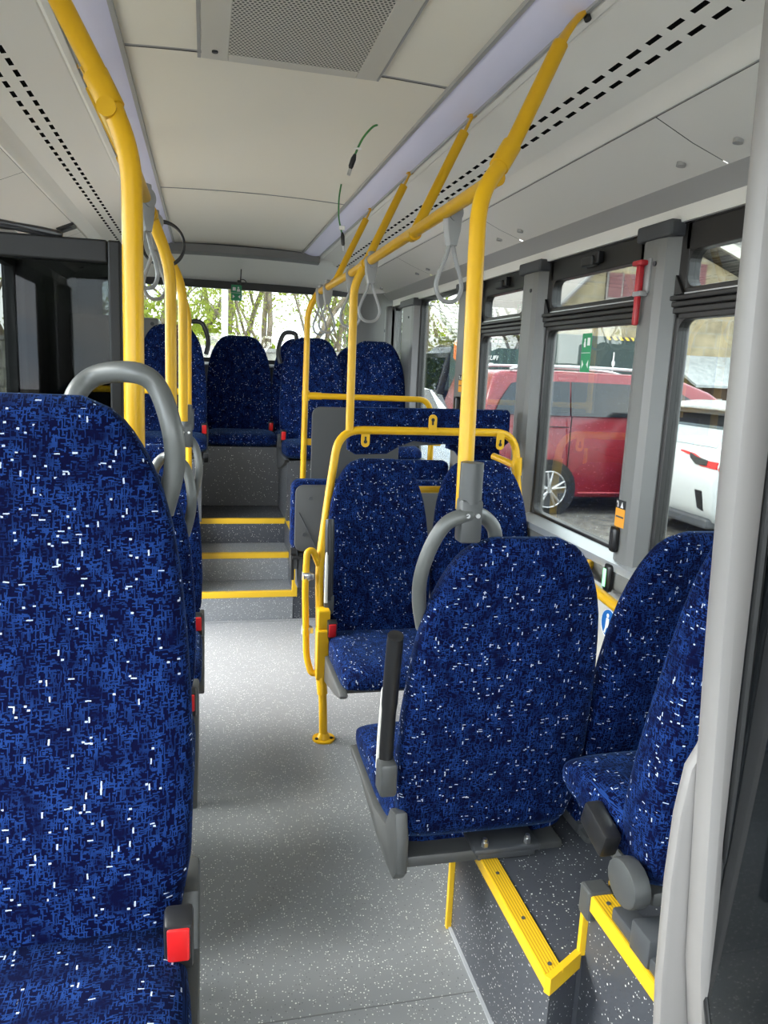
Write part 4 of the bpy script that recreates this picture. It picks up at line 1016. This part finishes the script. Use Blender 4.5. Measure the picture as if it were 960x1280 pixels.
for x in (.85,3.6): wheel(suv,SX+x-so.x,-.945,.34,.335)

# silver car further back
ca=thing('car','silver car glimpsed low through the far rear side window','car',(2.2,10.4,GZ),-PI/2)
prof=[(-2.1,.25),(-2.12,.65),(-1.95,.85),(-1.2,.98),(-.45,1.45),(.1,1.50),(.9,1.46),(1.6,1.15),(2.05,1.0),(2.1,.6),(2.08,.25),(1.2,.2),(-1.2,.2)]
prof=[(x,z*1.1) for x,z in prof]
m=MB(); car_body(m,prof,-.86,.86,1.05,.20); m.obj('body',CARSIL,ca,True,50)
part('side_window',CGL,ca,lambda m:m.prism([(-.95,1.12),(-.42,1.52),(.10,1.57),(.85,1.54),(1.35,1.23),(1.35,1.12)],'y',.74,.80))
part('side_window',CGL,ca,lambda m:m.prism([(-.95,1.12),(-.42,1.52),(.10,1.57),(.85,1.54),(1.35,1.23),(1.35,1.12)],'y',-.80,-.74))
part('rear_window',CGL,ca,lambda m:m.prism([(.98,1.585),(1.55,1.31),(1.56,1.335),(1.0,1.61)],'y',-.58,.58))
for x in (-1.3,1.3): wheel(ca,x,-.88,.32,.32)
# dark lorry cab
t=thing('lorry','dark lorry cab in front of the pale block wall','lorry',(5.42,16.9,GZ))
part('cab',BPL,t,lambda m:m.prism([(-.55,.4),(-.52,1.4),(-.30,2.25),(-.1,2.4),(.75,2.4),(.75,.4)],'y',-.9,.9,.05),True)
part('windscreen',CGL,t,lambda m:m.prism([(-.53,1.45),(-.34,2.15),(-.30,2.15),(-.49,1.45)],'y',-.8,.8))
part('side_window',pbr('cab_glass',(.10,.12,.13),.1),t,lambda m:m.prism([(-.35,1.45),(-.2,2.15),(.3,2.15),(.3,1.45)],'y',-.93,-.90))
part('beacon',ORG,t,lambda m:m.box(.2,.35,-.5,-.35,2.4,2.48,.02))
for y in (-.8,): part('wheel',TYRE,t,lambda m:m.tube([V((.2,-.95,.45)),V((.2,-.65,.45))],.45,28),True)
# orange machine plate
t=thing('road_sign','orange octagonal plate on a post behind the red van','sign',(4.62,13,GZ))
part('sign_plate',pbr('orange_paint',(.75,.20,.04),.5),t,lambda m:m.prism([(.34*math.cos(PI/8+k*PI/4)-.05,2.22+.34*math.sin(PI/8+k*PI/4)) for k in range(8)],'y',0,.03))
part('sign_post',DGREY,t,lambda m:m.cyl((-.05,.05,0),(-.05,.05,2.3),.04,12),True)
# green containers
CGREEN=stripe_mat('corrugated_green',(.018,.045,.038),(.035,.075,.065),.16,0,.5,.45)
t=thing('shipping_container','dark green corrugated container with slanted white lettering','container',(6.3,14.8,GZ))
part('container_walls',CGREEN,t,lambda m:m.box(-1.27,1.05,-.8,.8,.0,2.42,.01))
part('top_rail',DGREY,t,lambda m:m.box(-1.28,1.06,-.81,-.78,2.34,2.43))
def text(s,size,mat,parent,loc,shear=0,name='lettering'):
    cu=bpy.data.curves.new(name,'FONT'); cu.body=s; cu.size=size; cu.extrude=.006; cu.shear=shear; cu.align_x='CENTER'; cu.align_y='CENTER'
    cu.offset=.012*size
    tmp=bpy.data.objects.new('tmp',cu); COL.objects.link(tmp); bpy.context.view_layer.update()
    me=bpy.data.meshes.new_from_object(tmp.evaluated_get(bpy.context.evaluated_depsgraph_get()))
    bpy.data.objects.remove(tmp); me.materials.clear(); me.materials.append(mat)
    ob=bpy.data.objects.new(name,me); COL.objects.link(ob); ob.parent=parent; ob.location=loc; ob.rotation_euler=(PI/2,0,0)
    return ob
text('CRUFI',.115,WHT,t,(-1.0,-.815,2.14),.3)
part('lettering_line',WHT,t,lambda m:m.box(-1.10,-.92,-.812,-.805,2.03,2.05))
t=thing('waste_skip','dark green box container with hazard stripes along its top edge','container',(7.2,14.1,GZ))
part('box_body',pbr('dark_green_paint',(.012,.03,.026),.45),t,lambda m:m.box(-.72,.88,-.6,.6,0,2.64,.01))
part('hazard_band',stripe_mat('hazard',(.02,.02,.02),(.75,.5,.05),.13,0,.5,.5,1.0),t,lambda m:m.box(.25,.82,-.615,-.60,2.58,2.64))
part('door_rod',WHT,t,lambda m:(m.cyl((.42,-.62,1.2),(.42,-.62,2.35),.014,8),m.box(.39,.45,-.63,-.61,1.85,1.92),m.box(.39,.45,-.63,-.61,2.1,2.18)))
# block wall
BW=brick_mat('pale_block_wall',(.42,.34,.23),(.36,.29,.20),(.28,.25,.2),1.6,.62,.30,.012)
m=MB(); m.box(-2.9,2.6,0,.35,0,2.75); o_=m.obj('boundary_wall',BW,None,False); o_.location=(7.0,22,GZ); 
tag(o_,'pale block boundary wall behind the dark lorry cab','wall')
part('coping',pbr('coping',(.3,.28,.25),.9),o_,lambda m:m.box(-2.95,2.65,-.05,.4,2.75,2.86))
# stone building with gable
STONE=brick_mat('stone_blocks',(.34,.28,.17),(.27,.22,.14),(.29,.26,.20),1.0,.62,.34,.022)
ROOFM=brick_mat('roof_tiles',(.34,.32,.29),(.26,.25,.23),(.10,.10,.10),3.2,.5,.28,.05)
o=V((10.2,17,GZ))
t=thing('stone_house','pale stone gabled building with maroon shutters seen through the right windows','building',o)
gp_=[(7.55,GZ),(7.55,2.75),(10.35,5.55),(11.2,4.72),(13.2,3.95),(16,2.9),(16,GZ)]
part('gable_wall',STONE,t,lambda m:m.prism([(x-o.x,z-o.z) for x,z in gp_],'y',0,.4))
FAS=pbr('bargeboard',(.20,.175,.16),.8)
def slab(m,p,q,th,y0,y1):
    p=V((p[0],0,p[1]));q=V((q[0],0,q[1])); d=(q-p).normalized(); nn=V((-d.z,0,d.x))
    if nn.z<0: nn=-nn
    a,b,c,e=p,q,q+nn*th,p+nn*th
    m.prism([(v.x-o.x,v.z-o.z) for v in (a,b,c,e)],'y',y0,y1)
part('roof_slope',FAS,t,lambda m:slab(m,(7.25,2.45),(10.45,5.65),.12,-.55,6))
part('bargeboard',pbr('gutter_grey',(.25,.24,.23),.6),t,lambda m:slab(m,(7.22,2.50),(10.40,5.70),.05,-.62,-.55))
part('roof_slope',ROOFM,t,lambda m:slab(m,(10.3,5.35),(16.2,3.05),.14,-.45,6))
part('bargeboard',pbr('gutter_pale',(.50,.48,.42),.7),t,lambda m:slab(m,(10.3,5.25),(16.2,2.95),.22,-.55,-.45))
part('upper_roof',ROOFM,t,lambda m:m.prism([(0.5,5.4),(6.5,3.2),(6.5,9.0),(1.0,9.0)],'y',.6,.9))
MAR=stripe_mat('maroon_shutter',(.17,.065,.065),(.11,.04,.045),.09,2,.7,.3)
for (x0,x1) in ((9.28,9.62),(9.66,10.02),(11.0,11.85)):
    wo=part('shutter',MAR,t,lambda m:m.box(x0-o.x,x1-o.x,-.05,.02,3.42-o.z,3.98-o.z if x0<10 else 4.35-o.z,.01))
    part('shutter_frame',FAS,wo,lambda m:(m.box(x0-.06-o.x,x0-o.x,-.04,.01,3.38-o.z,4.0-o.z),m.box(x0-.06-o.x,x1+.06-o.x,-.06,.01,3.36-o.z,3.42-o.z)))
part('awning',pbr('corrugated_sheet',(.34,.36,.36),.6,noise=.5,nscale=8),t,lambda m:m.prism([(-1.5,1.75),(0,2.45),(0,2.51),(-1.5,1.81)],'x',10.9-o.x,14.2-o.x) or m.xf(Matrix.Translation((0,0,-o.z))))
DR=pbr('brown_door',(.13,.075,.045),.6)
do=part('entrance_door',DR,t,lambda m:m.box(12.15-o.x,13.4-o.x,-.06,.02,0,1.95-o.z))
part('door_panel',pbr('brown_panel',(.16,.10,.06),.6),do,lambda m:(m.box(12.35-o.x,12.75-o.x,-.08,-.05,.5-o.z,1.6-o.z,.01),m.box(12.85-o.x,13.25-o.x,-.08,-.05,.5-o.z,1.6-o.z,.01)))
part('door_plate',WHT,do,lambda m:m.box(12.55-o.x,12.68-o.x,-.09,-.08,1.0-o.z,1.15-o.z))
# low tiled lean-to
o2=V((7.8,18.5,GZ))
t=thing('tiled_shed','low shed with pale tiled roof beside the stone building','building',o2)
part('shed_wall',pbr('render_beige',(.33,.29,.22),.9,noise=.4,nscale=3),t,lambda m:m.box(-1.6,2.2,0,2,0,2.55))
part('shed_roof',brick_mat('pale_tiles',(.62,.60,.55),(.5,.48,.44),(.16,.15,.14),4.0,.5,.4,.08),t,lambda m:m.prism([(-.25,2.62),(2.2,3.6),(2.2,3.7),(-.25,2.72)],'x',-1.8,2.4))
# rear fence
CONC=brick_mat('concrete_panels',(.40,.38,.33),(.36,.34,.30),(.2,.19,.17),.8,1.0,.25,.012)
m=MB(); m.box(-14,2.3,0,.12,0,2.05); ob=m.obj('concrete_fence',CONC,None,False); ob.location=(1,14.5,GZ); tag(ob,'grey concrete fence behind the rear window, in front of the trees','fence')
part('fence_cap',pbr('fence_cap',(.3,.29,.27),.9),ob,lambda m:m.box(-14,2.3,-.03,.15,2.05,2.12))
# metal lamp post seen through the rear window
t=thing('lamp_post','slim pale metal post standing behind the rear window','post',(.255,10.5,GZ))
part('post_shaft',SILL,t,lambda m:m.cyl((0,0,0),(0,0,4.2),.045,14),True); part('post_base',SILL,t,lambda m:m.cyl((0,0,0),(0,0,.1),.11,14),True)

# trees
BARK=pbr('bark',(.26,.205,.15),.9,noise=.7,nscale=9)
def leaf_mat(n,c):
    m,nt,out=newmat(n)
    d=N(nt,'ShaderNodeBsdfDiffuse'); tr=N(nt,'ShaderNodeBsdfTranslucent'); mx=N(nt,'ShaderNodeMixShader')
    d.inputs['Color'].default_value=(*c,1); tr.inputs['Color'].default_value=(c[0]*1.2,c[1]*1.2,c[2],1); mx.inputs[0].default_value=.45
    nt.links.new(d.outputs[0],mx.inputs[1]); nt.links.new(tr.outputs[0],mx.inputs[2]); nt.links.new(mx.outputs[0],out.inputs['Surface']); return m
LEAF=leaf_mat('spring_leaf',(.36,.42,.07)); LEAF2=leaf_mat('hedge_leaf',(.14,.21,.04)); LEAF3=leaf_mat('conifer_leaf',(.06,.11,.05))
def tree(label,loc,h,spread,nl,leafm,seed,lean=(0,0),name='tree',trunks=1,lsz=.07,bare=False,lo=.35,group=None):
    rnd=random.Random(seed)
    t=thing(name,label,'tree',loc,0,group)
    mb=MB(); tips=[]
    def grow(p,d,L,r,depth):
        pts=[p]; rr_=[r]; n=5
        for i in range(n):
            d=(d+V((rnd.uniform(-.16,.16),rnd.uniform(-.16,.16),rnd.uniform(-.02,.10)))).normalized()
            p=p+d*L/n; pts.append(p); rr_.append(r*(1-.55*(i+1)/n))
            if depth<=2: tips.append((p,depth))
            if depth>0 and i>=1 and rnd.random()<.8:
                a=rnd.uniform(0,2*PI); side=V((math.cos(a),math.sin(a),rnd.uniform(.1,.7))).normalized()
                grow(p,(d*.55+side*.8).normalized(),L*rnd.uniform(.45,.7),r*(1-.55*(i+1)/n)*.62,depth-1)
        mb.tube(pts,rr_,6 if depth<2 else 8,cap=False)
    for k in range(trunks):
        a=rnd.uniform(0,2*PI); off=V((rnd.uniform(-.3,.3),rnd.uniform(-.3,.3),0))*(trunks>1)
        grow(off,V((lean[0]+(.35*math.cos(a) if trunks>1 else 0),lean[1],1)).normalized(),h*rnd.uniform(.6,.8),.026*h**.6,3)
    mb.obj('trunk',BARK,t,True,60)
    if nl:
        lb=MB()
        for i in range(nl):
            p,_=tips[rnd.randrange(len(tips))]
            q=p+V((rnd.gauss(0,spread),rnd.gauss(0,spread),rnd.gauss(0,spread)))
            if q.z<h*.08: continue
            e=Quaternion((rnd.gauss(0,1),rnd.gauss(0,1),rnd.gauss(0,1),rnd.gauss(0,1))).normalized(); s=lsz*rnd.uniform(.6,1.3)
            vs=[lb.bm.verts.new(q+e@V(c)*s) for c in ((-.5,0,0),(0,-.28,.05),(.6,0,0),(0,.28,.05))]
            lb.bm.faces.new(vs)
        lb.obj('foliage',leafm,t,False,recalc=False)
    return t
TG='spring trees beyond the rear fence'
tree('leafing tree behind the rear window, leftmost with twin trunks',(-1.3,16.5,GZ),7,.42,13000,LEAF,3,(.05,0),trunks=3,group=TG)
tree('leafing tree behind the rear window, just left of the pale post',(.2,17.5,GZ),7,.42,13000,LEAF,8,(.15,0),trunks=3,group=TG)
tree('leafing tree with long leaning branches right of the pale post',(1.1,15.8,GZ),6.5,.42,13000,LEAF,12,(.45,0),trunks=3,group=TG)
tree('leafing tree behind the rear window, rightmost near the corner column',(2.9,18.0,GZ),6.5,.42,13000,LEAF,21,(.1,0),trunks=3,group=TG)
tree('leafing tree seen past the left yellow poles in the rear window',(-3.2,16.0,GZ),7,.42,13000,LEAF,33,(0,0),trunks=3,group=TG)
def bush(label,loc,rx,ry,h,nl,leafm,seed,lsz=.10,name='hedge'):
    rnd=random.Random(seed); t=thing(name,label,'shrub',loc)
    lb=MB()
    for i in range(nl):
        a=rnd.uniform(0,2*PI); k=rnd.random()**.4; z=rnd.random()
        w=(1-z**3*.5)*(.8+.2*math.sin(5*a+seed+3*z))
        q=V((rx*k*w*math.cos(a),ry*k*w*math.sin(a),.05+h*z*(.85+.15*math.sin(3*a+seed))))
        e=Quaternion((rnd.gauss(0,1),rnd.gauss(0,1),rnd.gauss(0,1),rnd.gauss(0,1))).normalized(); s=lsz*rnd.uniform(.6,1.3)
        vs=[lb.bm.verts.new(q+e@V(c)*s) for c in ((-.5,0,0),(0,-.28,.05),(.6,0,0),(0,.28,.05))]; lb.bm.faces.new(vs)
    lb.obj('foliage',leafm,t,False,recalc=False)
    st=MB()
    for i in range(7):
        a=rnd.uniform(0,6.28); st.tube([V((.1*math.cos(a),.1*math.sin(a),0)),V((rx*.5*math.cos(a),ry*.5*math.sin(a),h*.8))],[.03,.008],6)
    st.obj('stem',BARK,t)
bush('bright green shrubs outside the far left, seen past the glass screen',(-4.6,11.5,GZ),1.5,2.2,2.9,6000,LEAF,5,.14)
bush('low green shrubs growing behind the rear concrete fence',(-1.0,16.2,GZ),4.0,.9,3.0,9000,LEAF,6,.13)
bush('feathery green conifer outside the furthest right window',(4.3,20.5,GZ),1.3,1.2,4.6,6000,LEAF2,9,.16,'conifer')
bush('pale green shrubs above the block wall and container',(9.0,25.5,GZ),5.0,1.2,4.9,9000,LEAF,10,.16)
tree('bare branching tree rising behind the tiled shed',(7.6,23.5,GZ),8.5,.3,0,LEAF,41,(.05,0),trunks=3,name='bare_tree')
tree('bare fine-twigged tree behind the green container',(9.8,29,GZ),8,.3,700,LEAF,44,(-.05,0),trunks=3,name='bare_tree')

# ------------------------------------------------------------------ light
w=bpy.data.worlds.new('World'); S.world=w; w.use_nodes=True
nt=w.node_tree; nt.nodes.clear()
out=N(nt,'ShaderNodeOutputWorld'); bg=N(nt,'ShaderNodeBackground')
tc=N(nt,'ShaderNodeTexCoord'); nz=N(nt,'ShaderNodeTexNoise'); nz.inputs['Scale'].default_value=3.2; nz.inputs['Detail'].default_value=6; nz.inputs['Roughness'].default_value=.55
mp=N(nt,'ShaderNodeMapping'); mp.inputs['Scale'].default_value=(1,1,2.6)
nt.links.new(tc.outputs['Generated'],mp.inputs['Vector']); nt.links.new(mp.outputs[0],nz.inputs['Vector'])
cr=N(nt,'ShaderNodeValToRGB'); cr.color_ramp.elements[0].position=.36; cr.color_ramp.elements[0].color=(.62,.76,.92,1); cr.color_ramp.elements[1].position=.56; cr.color_ramp.elements[1].color=(1,1,1,1)
nt.links.new(nz.outputs['Fac'],cr.inputs[0]); nt.links.new(cr.outputs[0],bg.inputs['Color'])
bg.inputs['Strength'].default_value=5.2
nt.links.new(bg.outputs[0],out.inputs['Surface'])
sl=bpy.data.lights.new('sun','SUN'); sl.energy=4; sl.angle=math.radians(28); sl.color=(1,.96,.9)
so_=bpy.data.objects.new('sun',sl); COL.objects.link(so_)
d=V((.78,-.14,-.56)).normalized(); so_.rotation_euler=d.to_track_quat('-Z','Y').to_euler(); so_.location=(-5,-3,8)

# ------------------------------------------------------------------ camera
def cam_axes(f=950.,D=(256.,452.),s=.045):
    cx,cy=480,640
    d=V((D[0]-cx,-(D[1]-cy),f)).normalized(); e=V((1,-s,0)); X=(e-d*e.dot(d)).normalized()
    Z=X.cross(d)
    if Z.y<0: Z=-Z
    return X,d,Z
X_,Y_,Z_=cam_axes()
right=V((X_.x,Y_.x,Z_.x)); up=V((X_.y,Y_.y,Z_.y)); fwd=V((X_.z,Y_.z,Z_.z))
cd=bpy.data.cameras.new('camera'); co_=bpy.data.objects.new('camera',cd); COL.objects.link(co_)
cd.sensor_fit='VERTICAL'; cd.sensor_height=24; cd.lens=950/1280*24; cd.clip_start=.02; cd.clip_end=300
M=Matrix.Identity(4)
for i in range(3):
    M[i][0]=right[i]; M[i][1]=up[i]; M[i][2]=-fwd[i]
M[0][3],M[1][3],M[2][3]=0,0,1.5
co_.matrix_world=M
S.camera=co_
vs=S.view_settings; vs.view_transform='Standard'; vs.look='None'; vs.exposure=1.65; vs.gamma=1; vs.use_curve_mapping=False
S.cycles.max_bounces=10; S.cycles.diffuse_bounces=6; S.cycles.transparent_max_bounces=16; S.cycles.glossy_bounces=4
S.cycles.use_denoising=True
